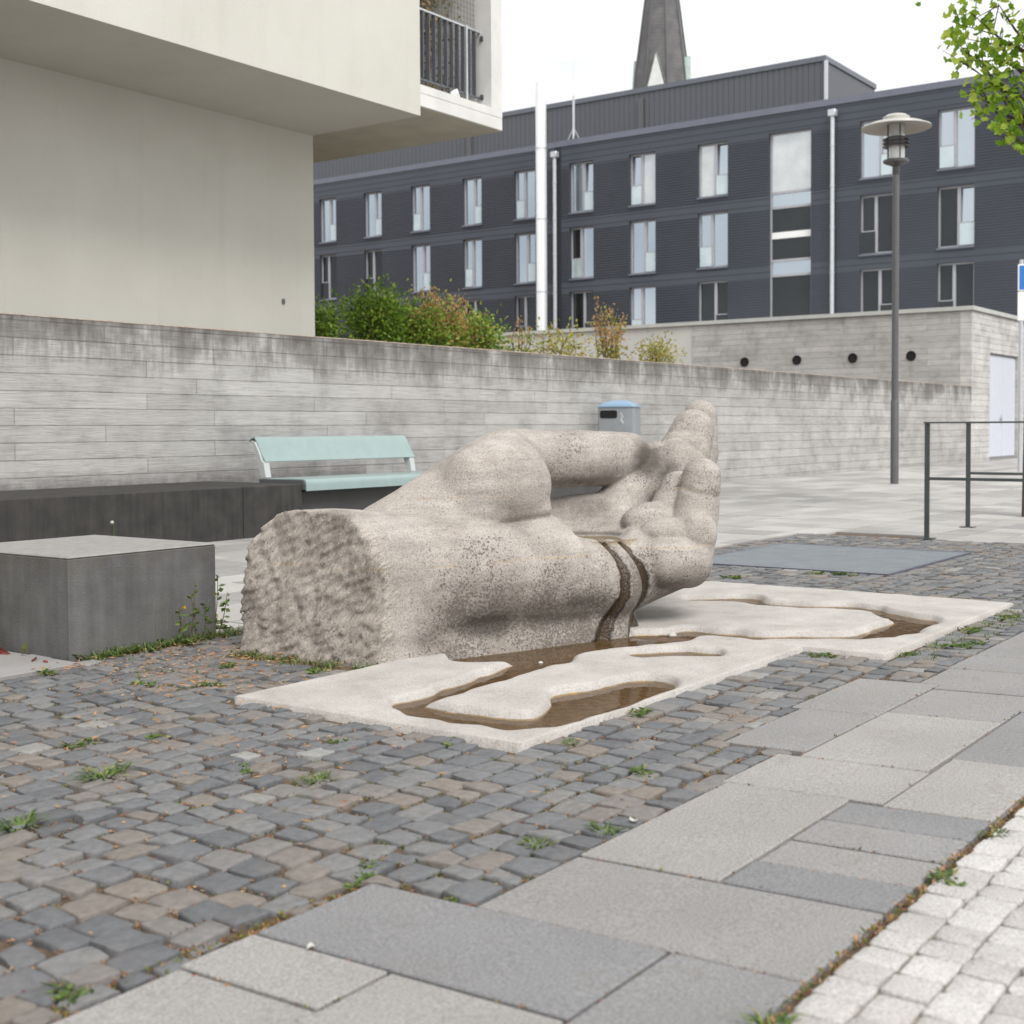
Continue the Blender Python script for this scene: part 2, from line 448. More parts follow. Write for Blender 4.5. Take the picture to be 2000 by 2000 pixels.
M['pane_blind'] = glass_mat('pane_with_blind', (.62, .61, .58), .30)
M['pane_dark'] = glass_mat('pane_dark', (.02, .02, .018), .055)
M['balu'] = glass_mat('frosted_balustrade', (.52, .60, .60), .32)
n = NT('lamp_glass'); M['lampglass'] = n.out((.80, .83, .82), .12, None, **{'Transmission Weight': .35})
M['lampdisc'] = plain('lamp_disc_grey', (.40, .39, .36), .4, .05, 5)
M['blue_sign'] = plain('blue_sign_face', (.02, .16, .52), .4, .04, 5)
M['white_sign'] = plain('white_sign_face', (.78, .79, .78), .45, .04, 5)
n = NT('spire_slate')
c = n.ramp(n.noise(1.1, 6), [(.3, (.07, .069, .072)), (.7, (.135, .13, .13))])
zf = n.math('FRACT', n.math('DIVIDE', n.sep()['Z'], .33))
c = n.mix(n.ramp(zf, [(.0, .55), (.2, 0)]), c, (.05, .048, .05))
M['spire'] = n.out(c, .7)
M['copper'] = plain('verdigris_copper', (.42, .52, .47), .6, .15, 2)
M['gablet'] = plain('pale_gablet', (.62, .64, .63), .7, .08, 2)
# --- plants
def leaf_mat(name, stops, trans=.35, rough=.5):
    n = NT(name)
    c = n.ramp(n.attr('tint'), stops)
    n.t.nodes.remove(n.b)
    d = n.t.nodes.new('ShaderNodeBsdfPrincipled'); n.set(d.inputs['Base Color'], c); d.inputs['Roughness'].default_value = rough
    tl = n.t.nodes.new('ShaderNodeBsdfTranslucent'); n.set(tl.inputs['Color'], c)
    x = n.t.nodes.new('ShaderNodeMixShader'); x.inputs[0].default_value = trans
    n.t.links.new(d.outputs[0], x.inputs[1]); n.t.links.new(tl.outputs[0], x.inputs[2])
    n.t.links.new(x.outputs[0], n.t.nodes['Material Output'].inputs['Surface'])
    return n.m
M['shrub_leaf'] = leaf_mat('shrub_leaves', [(0, (.05, .12, .012)), (.45, (.14, .26, .022)), (.8, (.26, .39, .045)), (1, (.42, .50, .09))])
M['shrub_yellow'] = leaf_mat('yellowing_leaves', [(0, (.16, .19, .03)), (.4, (.33, .36, .07)), (.75, (.48, .42, .10)), (1, (.46, .26, .10))])
M['dry_seed'] = leaf_mat('rust_seed_heads', [(0, (.30, .15, .05)), (.5, (.47, .27, .11)), (1, (.60, .42, .22))])
M['maple_leaf'] = leaf_mat('maple_leaves', [(0, (.12, .25, .02)), (.4, (.27, .45, .035)), (.75, (.42, .58, .06)), (1, (.58, .66, .12))], .55)
M['weed'] = leaf_mat('weed_blades', [(0, (.045, .085, .02)), (.5, (.10, .165, .035)), (.85, (.20, .26, .07)), (1, (.36, .27, .12))])
M['straw'] = leaf_mat('dry_straw', [(0, (.16, .07, .03)), (.35, (.34, .17, .07)), (.75, (.50, .32, .17)), (1, (.20, .03, .03))], .15, .8)
M['moss'] = leaf_mat('joint_moss', [(0, (.05, .045, .012)), (.4, (.10, .12, .02)), (.7, (.17, .22, .04)), (1, (.30, .13, .05))], .15, .9)
M['redleaf'] = leaf_mat('reddish_dock_leaf', [(0, (.20, .04, .035)), (.5, (.28, .09, .07)), (1, (.10, .13, .03))], .2)
M['petal'] = plain('white_petal', (.42, .40, .37), .6, .05, 9)
M['yellow'] = plain('yellow_flower', (.75, .52, .03), .6, .1, 20)
M['bark'] = plain('bark', (.10, .075, .055), .9, .3, 14, bump=.8)
M['stem'] = plain('plant_stem', (.12, .10, .045), .8, .25, 14)
M['balcony_plant'] = leaf_mat('balcony_foliage', [(0, (.10, .10, .03)), (.5, (.28, .23, .07)), (1, (.55, .36, .17))], .2)

# ------------------------------------------------------------------ ground sheets, roads
g = MB()
ys = [-14, -6, -2, 0, 1, 2.2, 3.5, 5, 7, 9, 10.33, 10.6]
for a, b in zip(ys[:-1], ys[1:]):
    g.quad((-25, a, zg(a) - .0165), (160, a, zg(a) - .0165), (160, b, zg(b) - .0165), (-25, b, zg(b) - .0165))
g.quad((-25, 10.6, .02), (160, 10.6, .02), (160, 160, .02), (-25, 160, .02))
tag(g.build('ground', M['soil']), kind='structure')

BASIN = [(3.51, 5.815, 2.488, 3.85), (5.822, 7.95, 2.10, 4.09)]
FOOT = [(0, -.02), (1.55, .02), (1.9, .2), (1.4, .8), (-.36, .77)]     # footprint of the sculpture in its own frame
ORG = np.array([4.40, 3.85, -.05]); AX = np.array([.945, -.327, 0]); AX /= np.linalg.norm(AX); BX = np.array([-AX[1], AX[0], 0])
SLABS = [(2.27, 2.68, .965, 1.73), (2.69, 3.485, 1.355, 1.73), (2.69, 2.865, .965, 1.345), (2.875, 3.065, .965, 1.345), (3.075, 3.265, .965, 1.345), (3.275, 3.46, .965, 1.345),
         (1.90, 2.26, 1.25, 2.025), (1.49, 2.26, .965, 1.24), (1.695, 1.89, 1.655, 2.025), (1.30, 1.685, 1.60, 2.015), (1.49, 1.89, 1.25, 1.645), (.9, 1.48, .965, 1.59), (.7, 1.29, 1.6, 2.02),
         (3.495, 3.89, 1.265, 1.75), (3.47, 4.08, .965, 1.255), (3.90, 4.68, 1.275, 1.68), (3.96, 4.60, 1.69, 1.975), (4.61, 5.30, 1.69, 2.02), (4.09, 4.90, .965, 1.265),
         (4.69, 5.20, 1.275, 1.68), (5.31, 5.70, 1.285, 1.77), (5.21, 5.30, 1.285, 1.68), (4.91, 5.50, .965, 1.275), (5.51, 6.3, .965, 1.275), (5.71, 6.09, 1.285, 1.78), (6.10, 6.94, 1.285, 1.78)]
x = 6.31
while x < 13:
    w = rnd.choice([.4, .8, .6]); SLABS.append((x, x + w - .01, .965, 1.275)); x += w
x = 6.95
while x < 13:
    w = rnd.choice([.4, .8, .4]); SLABS.append((x, x + w - .01, 1.285, rnd.choice([1.78, 1.68, 1.98]))); x += w
g = MB()
TS = [.35, .62, .05, .35, .3, .1, .12, .2, .75, .6, .62, .6, .7, .75, .8, .8, .3, .35, .2, .35, .35, .3, .3, .4, .3, .3]
for i, (a, b, c, d) in enumerate(SLABS):
    g.tint = TS[i] if i < len(TS) else rnd.uniform(.05, .7)
    z = zg((c + d) / 2) + rnd.uniform(-.0015, .003)
    sl = Matrix.Shear('XZ', 4, (0, 0)) if False else Matrix.Identity(4)
    mt = Matrix.Translation(((a + b) / 2, (c + d) / 2, z)) @ Matrix.Rotation(-.0253 + rnd.uniform(-.002, .002), 4, 'X') @ Matrix.Rotation(rnd.uniform(-.002, .002), 4, 'Y')
    g.box(-(b - a) / 2, (b - a) / 2, -(d - c) / 2, (d - c) / 2, -.06, 0, mt, b=.0035)
tag(g.build('pavement', M['slab']), kind='structure')

def stones(rows, exclude, name, m, rng, gap, dome, jit, tintf, tilt=.03, lens=(.08, .14)):
    g = MB()
    for (y0, y1, x0, x1, wav) in rows:
        x = x0 + rng.uniform(0, .1)
        while x < x1:
            L = rng.uniform(*lens)
            cx, cy = x + L / 2, (y0 + y1) / 2
            x += L
            dy = wav(cx)
            cy += dy
            if not seen((cx, cy, 0), 260): continue
            ins = [(d - cy) if c < cy < d else 9 for a, b, c, d in exclude if a < cx < b and c < cy < d]
            if ins and (len(ins) > 1 or ins[0] > .026): continue
            if name == 'cobbles':
                q = np.array([cx, cy, 0]) - ORG; u, v = q.dot(AX), q.dot(BX)
                if -.2 - .45 * v < u < 1.6 and .05 < v < .72: continue
            hx, hy = L / 2 - gap * rng.uniform(.5, 1.3), (y1 - y0) / 2 - gap * rng.uniform(.5, 1.3)
            cor = [(sx * hx + rng.gauss(0, jit), sy * hy + rng.gauss(0, jit)) for sx, sy in ((-1, -1), (1, -1), (1, 1), (-1, 1))]
            ring = []
            for k in range(4):
                p, q, r = cor[k - 1], cor[k], cor[(k + 1) % 4]
                f = rng.uniform(.03, .12)
                ring.append((q[0] + (p[0] - q[0]) * f, q[1] + (p[1] - q[1]) * f))
                ring.append((q[0] + (r[0] - q[0]) * f, q[1] + (r[1] - q[1]) * f))
                mx_, my_ = (q[0] + r[0]) / 2, (q[1] + r[1]) / 2
                s = rng.uniform(.94, 1.08)
                ring.append((mx_ * s, my_ * s))
            z = zg(cy) + rng.gauss(0, .0022)
            tx, ty = rng.gauss(0, tilt), rng.gauss(0, tilt)
            V = []; n_ = len(ring)
            for sc, dz in ((1.02, -.04), (1.0, -.0065), (.974, -.0017), (.9, 0), (.45, dome)):
                for (px, py) in ring:
                    X, Y = cx + px * sc, cy + py * sc
                    for a, b, c, d in exclude:
                        if a < X < b and c < Y < d:
                            o = [X - a, b - X, Y - c, d - Y]; k = o.index(min(o))
                            if k == 0: X = a
                            elif k == 1: X = b
                            elif k == 2: Y = c
                            else: Y = d
                    V.append((X, Y, z + dz + px * tx + py * ty + (rng.gauss(0, .0012) if sc > .5 else 0)))
            if ins and any(a + .001 < v[0] < b - .001 and c + .001 < v[1] < d - .001 for v in V for a, b, c, d in exclude): continue
            if ins and min(v[1] for v in V[n_:2 * n_]) < cy - hy * .6: continue
            V.append((sum(v[0] for v in V[-n_:]) / n_, sum(v[1] for v in V[-n_:]) / n_, z + dome * 1.1))
            F = []
            for r_ in range(4):
                for k in range(n_):
                    F.append((r_ * n_ + k, r_ * n_ + (k + 1) % n_, (r_ + 1) * n_ + (k + 1) % n_, (r_ + 1) * n_ + k))
            for k in range(n_): F.append((4 * n_ + k, 4 * n_ + (k + 1) % n_, 5 * n_))
            g.tint = tintf(rng, cx, cy)
            g.add(V, F)
    return g

rr = random.Random(5)
rows = []
y = 1.30
while y < 5.2:
    w = rr.uniform(.092, .125)
    ph, am = rr.uniform(0, 6), rr.uniform(.004, .012)
    rows.append((y, y + w, .2, 12.1, (lambda ph, am: (lambda X: am * math.sin(X * 2.1 + ph) + .03 * math.sin(X * .9 + 1.0)))(ph, am)))
    y += w
EXC = [(a - .006, b + .006, c - .006, d + .006) for a, b, c, d in SLABS] + [(a - .008, b + .008, c - .008, d + .008) for a, b, c, d in BASIN]
GRATE = (9.08, 11.02, 3.25, 4.92)
EXC += [(GRATE[0] - .02, GRATE[1] + .02, GRATE[2] - .02, GRATE[3] + .02), (3.665, 4.62, 5.10, 6.2), (0, 3.66, 5.0, 6.2), (.0, 30, .9, 1.285)]
def ctint(r, X, Y):
    q = r.random()
    return r.uniform(.0, .58) if q < .70 else (r.uniform(.6, .88) if q < .97 else r.uniform(.92, 1))
g = stones(rows, EXC, 'cobbles', None, rr, .0082, .0008, .0066, ctint, .024)
COBV = np.array(g.v).reshape(-1, 61, 3)[:, :12, :]
tag(g.build('cobble_paving', M['cobble'], smooth=50), kind='structure')

# pale granite setts of the street in front
rows = []
y = .94
while y > -.9:
    w = rr.uniform(.096, .106)
    rows.append((y - w, y - .002, 1.2, 6.5, lambda X: .003 * math.sin(X * 3)))
    y -= w
    if rr.random() < .5: y -= .008
g = stones(rows, [], 'setts', None, rr, .0022, .0004, .0016, lambda r, X, Y: r.uniform(.1, 1), .008, (.085, .125))
tag(g.build('street', M['sett'], smooth=50), kind='structure')
g = MB()
for a, b in ((-2, 0), (0, .93)):
    g.quad((.5, a, zg(a) - .009), (8, a, zg(a) - .009), (8, b, zg(b) - .009), (.5, b, zg(b) - .009))
tag(g.build('street_bed', M['sand']), kind='structure')

# pale paving of the square beyond
g = MB()
y = -3.0
rows = []
while y < 10.30:
    h = rr.choice([.3, .4, .4, .5]); rows.append((y, min(y + h, 10.31))); y += h
for (a, b) in rows:
    x = -1.0
    while x < 75:
        w = rr.choice([.4, .6, .8, .5]) * (1 if x < 22 else 2)
        x0, x1 = x, x + w - .008
        x += w
        if b - .1 > 5.22: pass
        elif x0 > 12.05: pass
        elif x1 < 3.66 and a > 5.0: pass
        else: continue
        if b <= 5.24 and x0 < 12.05 and not x1 < 3.66: continue
        if 5.0 < a < 6.2 and 3.6 < (x0 + x1) / 2 < 4.66: continue
        if not seen(((x0 + x1) / 2, (a + b) / 2, 0), 200): continue
        a_ = max(a, 5.24) if x0 < 12.05 else a
        zz0, zz1 = zg(a_ + .004), zg(b - .004)
        dz = rr.uniform(-.002, .001)
        g.tint = rr.random()
        V = [(x0, a_ + .004, zz0 + dz), (x1, a_ + .004, zz0 + dz), (x1, b - .004, zz1 + dz), (x0, b - .004, zz1 + dz)]
        V2 = [(p[0], p[1], p[2] - .05) for p in V]
        g.add(V + V2, [(0, 1, 2, 3), (4, 5, 1, 0), (5, 6, 2, 1), (6, 7, 3, 2), (7, 4, 0, 3)])
tag(g.build('plaza_paving', M['farslab']), kind='structure')
g = MB()
for (x0, x1) in ((2.1, 2.88), (2.89, 3.655)):
    g.tint = .0
    g.box(x0, x1, 5.005, 5.60, zg(5.2) - .05, zg(5.2) + .002, b=.003)
tag(g.build('paving_by_block', M['farslab']), kind='structure')
# raised planting bed behind the wall
g = MB(); g.box(11.35, 34.6, 10.70, 26, 0, 1.86)
tag(g.build('planting_bed', M['soil']), kind='structure')

# ------------------------------------------------------------------ signed-distance sculpting
_lat = nrng.random((32, 32, 32)).astype(np.float32)
def vnoise(x, y, z):
    xi, yi, zi = np.floor(x).astype(int), np.floor(y).astype(int), np.floor(z).astype(int)
    fx, fy, fz = x - xi, y - yi, z - zi
    fx = fx * fx * (3 - 2 * fx); fy = fy * fy * (3 - 2 * fy); fz = fz * fz * (3 - 2 * fz)
    r = 0
    for a in (0, 1):
        for b in (0, 1):
            for c in (0, 1):
                r = r + _lat[(xi + a) & 31, (yi + b) & 31, (zi + c) & 31] * (fx if a else 1 - fx) * (fy if b else 1 - fy) * (fz if c else 1 - fz)
    return r
def smin(a, b, k):
    h = np.maximum(k - np.abs(a - b), 0) / k
    return np.minimum(a, b) - h * h * k * .25
def smax(a, b, k): return -smin(-a, -b, k)
def cone(p, a, b):
    ra, rb = a[3], b[3]
    d = [b[i] - a[i] for i in range(3)]
    q = [p[i] - a[i] for i in range(3)]
    h = np.clip((q[0] * d[0] + q[1] * d[1] + q[2] * d[2]) / (d[0] ** 2 + d[1] ** 2 + d[2] ** 2), 0, 1)
    return np.sqrt(sum((q[i] - h * d[i]) ** 2 for i in range(3))) - (ra + (rb - ra) * h)
def ell(p, c, r):
    q = [p[i] - c[i] for i in range(3)]
    k0 = np.sqrt(sum((q[i] / r[i]) ** 2 for i in range(3))); k1 = np.sqrt(sum((q[i] / r[i] ** 2) ** 2 for i in range(3)))
    return k0 * (k0 - 1) / np.maximum(k1, 1e-6)
def surface_nets(D, org, h):
    S = D < 0
    nx, ny, nz_ = D.shape
    c = [S[i:nx - 1 + i, j:ny - 1 + j, k:nz_ - 1 + k] for i in (0, 1) for j in (0, 1) for k in (0, 1)]
    cnt = sum(x.astype(np.int8) for x in c)
    act = np.argwhere((cnt > 0) & (cnt < 8))
    idx = -np.ones((nx - 1, ny - 1, nz_ - 1), np.int64)
    idx[act[:, 0], act[:, 1], act[:, 2]] = np.arange(len(act))
    acc = np.zeros((len(act), 3)); num = np.zeros(len(act))
    offs = [np.array([i, j, k]) for i in (0, 1) for j in (0, 1) for k in (0, 1)]
    val = [D[act[:, 0] + o[0], act[:, 1] + o[1], act[:, 2] + o[2]] for o in offs]
    for i in range(8):
        for j in range(i + 1, 8):
            if np.abs(offs[i] - offs[j]).sum() != 1: continue
            m = (val[i] < 0) != (val[j] < 0)
            t = val[i][m] / (val[i][m] - val[j][m])
            acc[m] += offs[i] + t[:, None] * (offs[j] - offs[i]); num[m] += 1
    V = org + h * (act + acc / num[:, None])
    F = []
    for ax in range(3):
        sl0 = [slice(None)] * 3; sl1 = [slice(None)] * 3
        sl0[ax] = slice(0, -1); sl1[ax] = slice(1, None)
        e = np.argwhere(S[tuple(sl0)] != S[tuple(sl1)])
        b, cc = (ax + 1) % 3, (ax + 2) % 3
        lim = idx.shape
        ok = (e[:, b] > 0) & (e[:, cc] > 0) & (e[:, b] < lim[b]) & (e[:, cc] < lim[cc])
        e = e[ok]
        q = []
        for db, dc in ((-1, -1), (0, -1), (0, 0), (-1, 0)):
            f = e.copy(); f[:, b] += db; f[:, cc] += dc
            q.append(idx[f[:, 0], f[:, 1], f[:, 2]])
        q = np.stack(q, 1)
        fl = ~S[e[:, 0], e[:, 1], e[:, 2]]
        q[fl] = q[fl][:, ::-1]
        F.append(q)
    F = np.concatenate(F); F = F[(F >= 0).all(1)]
    return V, F
def mesh_object(name, V, F, m, attrs=None, base=(0, 0, 0), smooth=True, parent=None):
    me = bpy.data.meshes.new(name)
    base = np.array(base, float)
    me.vertices.add(len(V)); me.vertices.foreach_set('co', (V - base).astype(np.float32).ravel())
    k = F.shape[1]
    me.loops.add(F.size); me.loops.foreach_set('vertex_index', F.astype(np.int32).ravel())
    me.polygons.add(len(F)); me.polygons.foreach_set('loop_start', np.arange(0, F.size, k, dtype=np.int32)); me.polygons.foreach_set('loop_total', np.full(len(F), k, np.int32))
    me.update(calc_edges=True); me.validate()
    if smooth: me.polygons.foreach_set('use_smooth', [True] * len(me.polygons))
    for a, vals in (attrs or {}).items():
        at = me.attributes.new(a, 'FLOAT', 'POINT'); at.data.foreach_set('value', np.asarray(vals, np.float32))
    me.materials.append(m)
    o = bpy.data.objects.new(name, me); col.objects.link(o); o.location = base
    if parent: o.parent = parent
    return o

# ------------------------------------------------------------------ the stone hand (u along the forearm, v away from the street, z up)
HB = 0.0105
us = np.arange(-.56, 2.86, HB, dtype=np.float32); vs = np.arange(-.17, 1.02, HB, dtype=np.float32); zs = np.arange(-.06, 1.30, HB, dtype=np.float32)
U, Vv, Z = np.meshgrid(us, vs, zs, indexing='ij')
def streak_u(z, k):
    if k == 0: return np.interp(z, [-.029, .093, .202, .304, .402, .469], [1.246, 1.340, 1.382, 1.395, 1.379, 1.350])
    return np.interp(z, [-.021, .028, .114, .213, .339, .451], [1.496, 1.522, 1.572, 1.597, 1.550, 1.485])
def hand_sdf(U, V_, Z):
    p = (U, V_, Z)
    # forearm: a D-shaped section that narrows a little at the wrist
    hv = .385 - .05 * np.clip((U - .1) / .7, 0, 1)
    hz = .345 - .03 * np.clip((U - .0) / .5, 0, 1)
    qv = np.abs(V_ - .375) - (hv - .325); qz = np.abs(Z - hz + .015) - (hz - .305)
    d = np.sqrt(np.maximum(qv, 0) ** 2 + np.maximum(qz * 1.03, 0) ** 2) + np.minimum(np.maximum(qv, qz), 0) - .32
    qv = np.abs(V_ - .385) - (hv - .10); qz = np.abs(Z - .06) - .08
    d = smin(d, np.sqrt(np.maximum(qv, 0) ** 2 + np.maximum(qz, 0) ** 2) + np.minimum(np.maximum(qv, qz), 0) - .08 + .10 * np.clip((U - .15) / .3, 0, 1), .10)
    d = np.maximum(d, U - 1.15)
    # heel of the hand and palm floor
    d = smin(d, cone(p, (.50, .26, .36, .25), (1.36, .245, .250, .245)), .09)
    d = smin(d, cone(p, (1.16, .64, .42, .25), (1.88, .68, .49, .2)), .08)
    d = smin(d, cone(p, (1.39, .30, .245, .235), (1.99, .30, .36, .19)), .09)
    d = smin(d, cone(p, (1.80, .62, .42, .2), (2.28, .62, .52, .2)), .08)
    # hollow under the overhanging heel, then a foot running out onto the slab
    d = smax(d, -cone(p, (.56, -.07, .105, .105), (1.27, -.075, .085, .115)), .06)
    d = smin(d, cone(p, (-.6, .40, -.10, .40), (1.35, .38, -.10, .36)), .03)
    # hollow of the palm
    d = smax(d, -ell(p, (1.40, .46, .72), (.40, .24, .25)), .04)
    # metacarpal ridge and ball of the thumb
    th = cone(p, (.28, .50, .48, .2), (.985, .50, .85, .195))
    th = smin(th, cone(p, (.58, .40, .58, .20), (.90, .36, .77, .20)), .10)
    th = smin(th, ell(p, (.83, .33, .76), (.31, .20, .225)), .04)
    th = smin(th, cone(p, (.70, .30, .64, .12), (1.035, .265, .640, .072)), .03)
    d = smin(d, th, .02)
    d = smin(d, cone(p, (1.06, .62, .880, .165), (1.99, .70, .875, .150)), .025)
    # fingers
    d = smin(d, cone(p, (1.95, .17, .35, .15), (2.050, .19, .575, .120)), .05)
    d = smin(d, cone(p, (2.050, .19, .575, .120), (2.088, .19, .775, .106)), .010)
    f = cone(p, (2.18, .56, .62, .17), (2.280, .57, .841, .160))
    f = smin(f, cone(p, (2.280, .57, .841, .160), (2.410, .60, 1.030, .125)), .05)
    d = smin(d, f, .012)
    d = smin(d, cone(p, (2.42, .72, .62, .16), (2.60, .76, .90, .12)), .03)
    d = smin(d, cone(p, (2.60, .76, .90, .12), (2.62, .76, 1.115, .102)), .015)
    d = smin(d, cone(p, (1.82, .64, .555, .145), (2.19, .63, .84, .14)), .010)
    d = smin(d, cone(p, (1.98, .36, .48, .13), (2.07, .36, .705, .105)), .008)
    # pads at the roots of the fingers
    d = smin(d, ell(p, (1.90, .37, .535), (.20, .13, .105)), .010)
    d = smin(d, ell(p, (1.83, .20, .490), (.15, .11, .080)), .008)
    d = smin(d, ell(p, (1.985, .100, .478), (.11, .080, .115)), .008)
    d = smin(d, cone(p, (1.76, .13, .335, .135), (1.93, .13, .325, .135)), .012)
    # joint creases across thumb and fingers
    for (cu, cv, cz, nu, nv, nz_, rr0) in ((1.52, .62, .88, 1, .12, 0, .26), (2.085, .19, .70, .12, 0, 1, .16), (2.33, .58, .90, .5, 0, .86, .22)):
        pl = ((U - cu) * nu + (V_ - cv) * nv + (Z - cz) * nz_) + .02 * np.sin(V_ * 17 + Z * 9)
        rd = np.sqrt((U - cu) ** 2 + (V_ - cv) ** 2 + (Z - cz) ** 2)
        d = d + .009 * np.exp(-(pl / .013) ** 2) * np.clip((rr0 - rd) / .05, 0, 1)
    # shallow pool in the palm behind the heel
    d = smax(d, -ell(p, (1.40, .33, .535), (.27, .21, .095)), .012)
    # crease where thumb and palm part
    d = d + .012 * np.exp(-((Z - .60 - .10 * (U - .95)) / .014) ** 2) * np.clip((U - .62) / .1, 0, 1) * np.clip((1.10 - U) / .05, 0, 1) * np.clip((.34 - V_) / .08, 0, 1)
    # grooves worn by the overflow
    near = np.clip((.36 - V_) / .1, 0, 1) * np.clip((.60 - Z) / .05, 0, 1)
    for k, w in ((0, .026), (1, .030)):
        d = d + .026 * near * np.exp(-((U - streak_u(Z, k)) / w) ** 2)
    # pool lip with a broken edge
    return d
D = hand_sdf(U, Vv, Z)
# roughly chiselled cut through the forearm
cut = -(U + .458 * Vv) * .909
warp = vnoise(U * 7 + 3, Vv * 7, Z * 7) * 2.6
rowp = Vv * .84 + Z * .54
low = np.clip((.52 - Z) / .2, .15, 1)
chis = .012 * low * (vnoise(rowp * 44 + warp * .5, (Z * .84 - Vv * .54) * 11, U * 6) - .5) + .008 * low * (vnoise(rowp * 75, (Z * .84 - Vv * .54) * 22 + 4, U * 12) - .5) \
    - .034 * np.abs(vnoise(U * 7 + warp * .15, Vv * 10, Z * 7 + 9) - .5) - .018 * np.abs(vnoise(U * 18, Vv * 22, Z * 16 + 3) - .5) + .012 + .010 * (vnoise(U * 27, Vv * 27, Z * 27 + 2) - .5) + .040 * (vnoise(U * 3.5, Vv * 3.5 + 8, Z * 3.5) - .5)
D = smax(D, cut + chis - .012, .012)
edge = np.exp(-np.clip(-cut, 0, 1) / .06)
D = D + edge * (.006 * np.sin((Z * .8 - U * .8) * 2 * np.pi / .038 + warp * 2) * vnoise(U * 16, Vv * 16, Z * 16) + .008 * (vnoise(U * 25, Vv * 25, Z * 25) - .5))
D = D + .010 * (vnoise(U * 5, Vv * 5, Z * 5) - .5) + .0035 * (vnoise(U * 21, Vv * 21 + 3, Z * 21) - .5)
SV, SF = surface_nets(D, np.array([us[0], vs[0], zs[0]], float), HB)
del D, U, Vv, Z, cut, chis, edge, warp, rowp, low
su, sv_, sz = SV[:, 0], SV[:, 1], SV[:, 2]
stain = np.zeros(len(SV))
for k, w in ((0, .040), (1, .042)):
    wob = .022 * (vnoise(su * 26, sv_ * 26, sz * 26) - .5) + .012 * (vnoise(su * 60, sv_ * 60, sz * 60) - .5)
    ww = w * (.52 + 1.0 * np.clip((.38 - sz) / .45, 0, 1))
    e = np.abs(su - streak_u(sz, k) + wob) / ww
    stain = np.maximum(stain, np.clip((1.2 - e) / .5, 0, 1) * np.clip((.40 - sv_) / .06, 0, 1) * np.clip((.52 - sz) / .04, 0, 1))
sill = np.clip(1 - np.abs(sz - .482) / .016, 0, 1) * ((su > 1.05) & (su < 1.75) & (sv_ > .30) & (sv_ < .66))
stain = np.maximum(stain, sill * .35)
weather = np.clip((.60 - sz) / .40, 0, 1) * np.clip((su - .0) / .3, 0.15, 1)
weather = np.maximum(weather, .45 * np.clip((sz - .6) / .1, 0, 1) * np.clip((su - 1.1) / .2, 0, 1))
weather = np.where(su + .458 * sv_ < .04, .08, weather)
grime_shade = np.zeros(len(SV))  # soft dark blobs in the recesses, painted shade as well as staining
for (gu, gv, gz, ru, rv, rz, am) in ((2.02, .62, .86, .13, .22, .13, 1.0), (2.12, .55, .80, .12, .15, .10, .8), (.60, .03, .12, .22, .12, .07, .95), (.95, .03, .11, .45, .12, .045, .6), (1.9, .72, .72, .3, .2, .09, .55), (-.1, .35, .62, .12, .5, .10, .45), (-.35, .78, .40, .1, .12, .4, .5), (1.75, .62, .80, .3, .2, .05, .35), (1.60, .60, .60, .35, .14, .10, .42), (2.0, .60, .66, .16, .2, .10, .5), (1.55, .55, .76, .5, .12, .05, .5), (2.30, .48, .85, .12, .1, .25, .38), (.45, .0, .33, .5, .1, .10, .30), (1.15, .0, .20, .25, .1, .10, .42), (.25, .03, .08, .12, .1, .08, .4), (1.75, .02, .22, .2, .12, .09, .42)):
    grime_shade = np.maximum(grime_shade, am * np.exp(-((su - gu) / ru) ** 2 - ((sv_ - gv) / rv) ** 2 - ((sz - gz) / rz) ** 2))
WV = ORG + su[:, None] * AX + sv_[:, None] * BX + np.stack([0 * sz, 0 * sz, sz], 1)
hand = mesh_object('hand_sculpture', WV, SF, M['stone'], {'stain': stain, 'weather': weather, 'grime_shade': grime_shade, 'cutface': np.clip((.05 - (su + .458 * sv_)) / .05, 0, 1)}, base=ORG)
tag(hand, 'giant weathered stone hand lying palm up with a rough cut forearm', 'sculpture')
def uvw(u, v, z): return ORG + AX * u + BX * v + np.array([0, 0, z])
g = MB()
ring = [uvw(1.40 + .30 * math.cos(t), .33 + .235 * math.sin(t), .470) for t in np.linspace(0, 2 * math.pi, 40, endpoint=False)]
g.add(ring, [tuple(range(40))])
tag(g.build('palm_water', M['water'], fix=False), kind='structure')

# ------------------------------------------------------------------ stone basin with carved channels
CH = [[(4.84, 3.72, .06), (5.2, 3.58, .09), (5.55, 3.46, .09), (5.80, 3.33, .08)], [(4.80, 3.700, 0.08), (4.96, 3.56, 0.10), (4.95, 3.40, 0.11), (5.191, 3.46, 0.08), (5.558, 3.32, 0.07), (5.83, 3.21, 0.09), (6.0, 3.19, .06)],
      [(4.777, 3.347, 0.08), (4.48, 3.325, 0.05), (4.17, 3.302, 0.042), (3.914, 3.263, 0.042)],
      [(3.86, 3.266, 0.04), (3.81, 3.132, 0.05), (3.80, 2.934, 0.055), (3.825, 2.755, 0.055), (3.934, 2.655, 0.06)],
      [(4.033, 2.66, 0.08), (4.366, 2.745, 0.125), (4.70, 2.715, 0.105)],
      [(5.30, 3.10, .06), (5.485, 2.946, 0.05), (5.527, 2.834, 0.05)],
      [(5.7, 3.25, .08), (6.04, 3.188, 0.06), (6.072, 2.992, 0.05), (6.065, 2.856, 0.04), (6.209, 2.682, 0.04), (6.325, 2.487, 0.04), (6.501, 2.407, 0.06)],
      [(6.501, 2.407, 0.06), (6.701, 2.358, 0.09), (7.076, 2.363, 0.08)],
      [(7.183, 3.805, 0.06), (7.347, 3.524, 0.1), (7.236, 3.387, 0.06), (7.249, 3.132, 0.06), (7.358, 2.894, 0.08), (7.337, 2.732, 0.06), (7.131, 2.524, 0.09), (7.142, 2.371, 0.06)]]
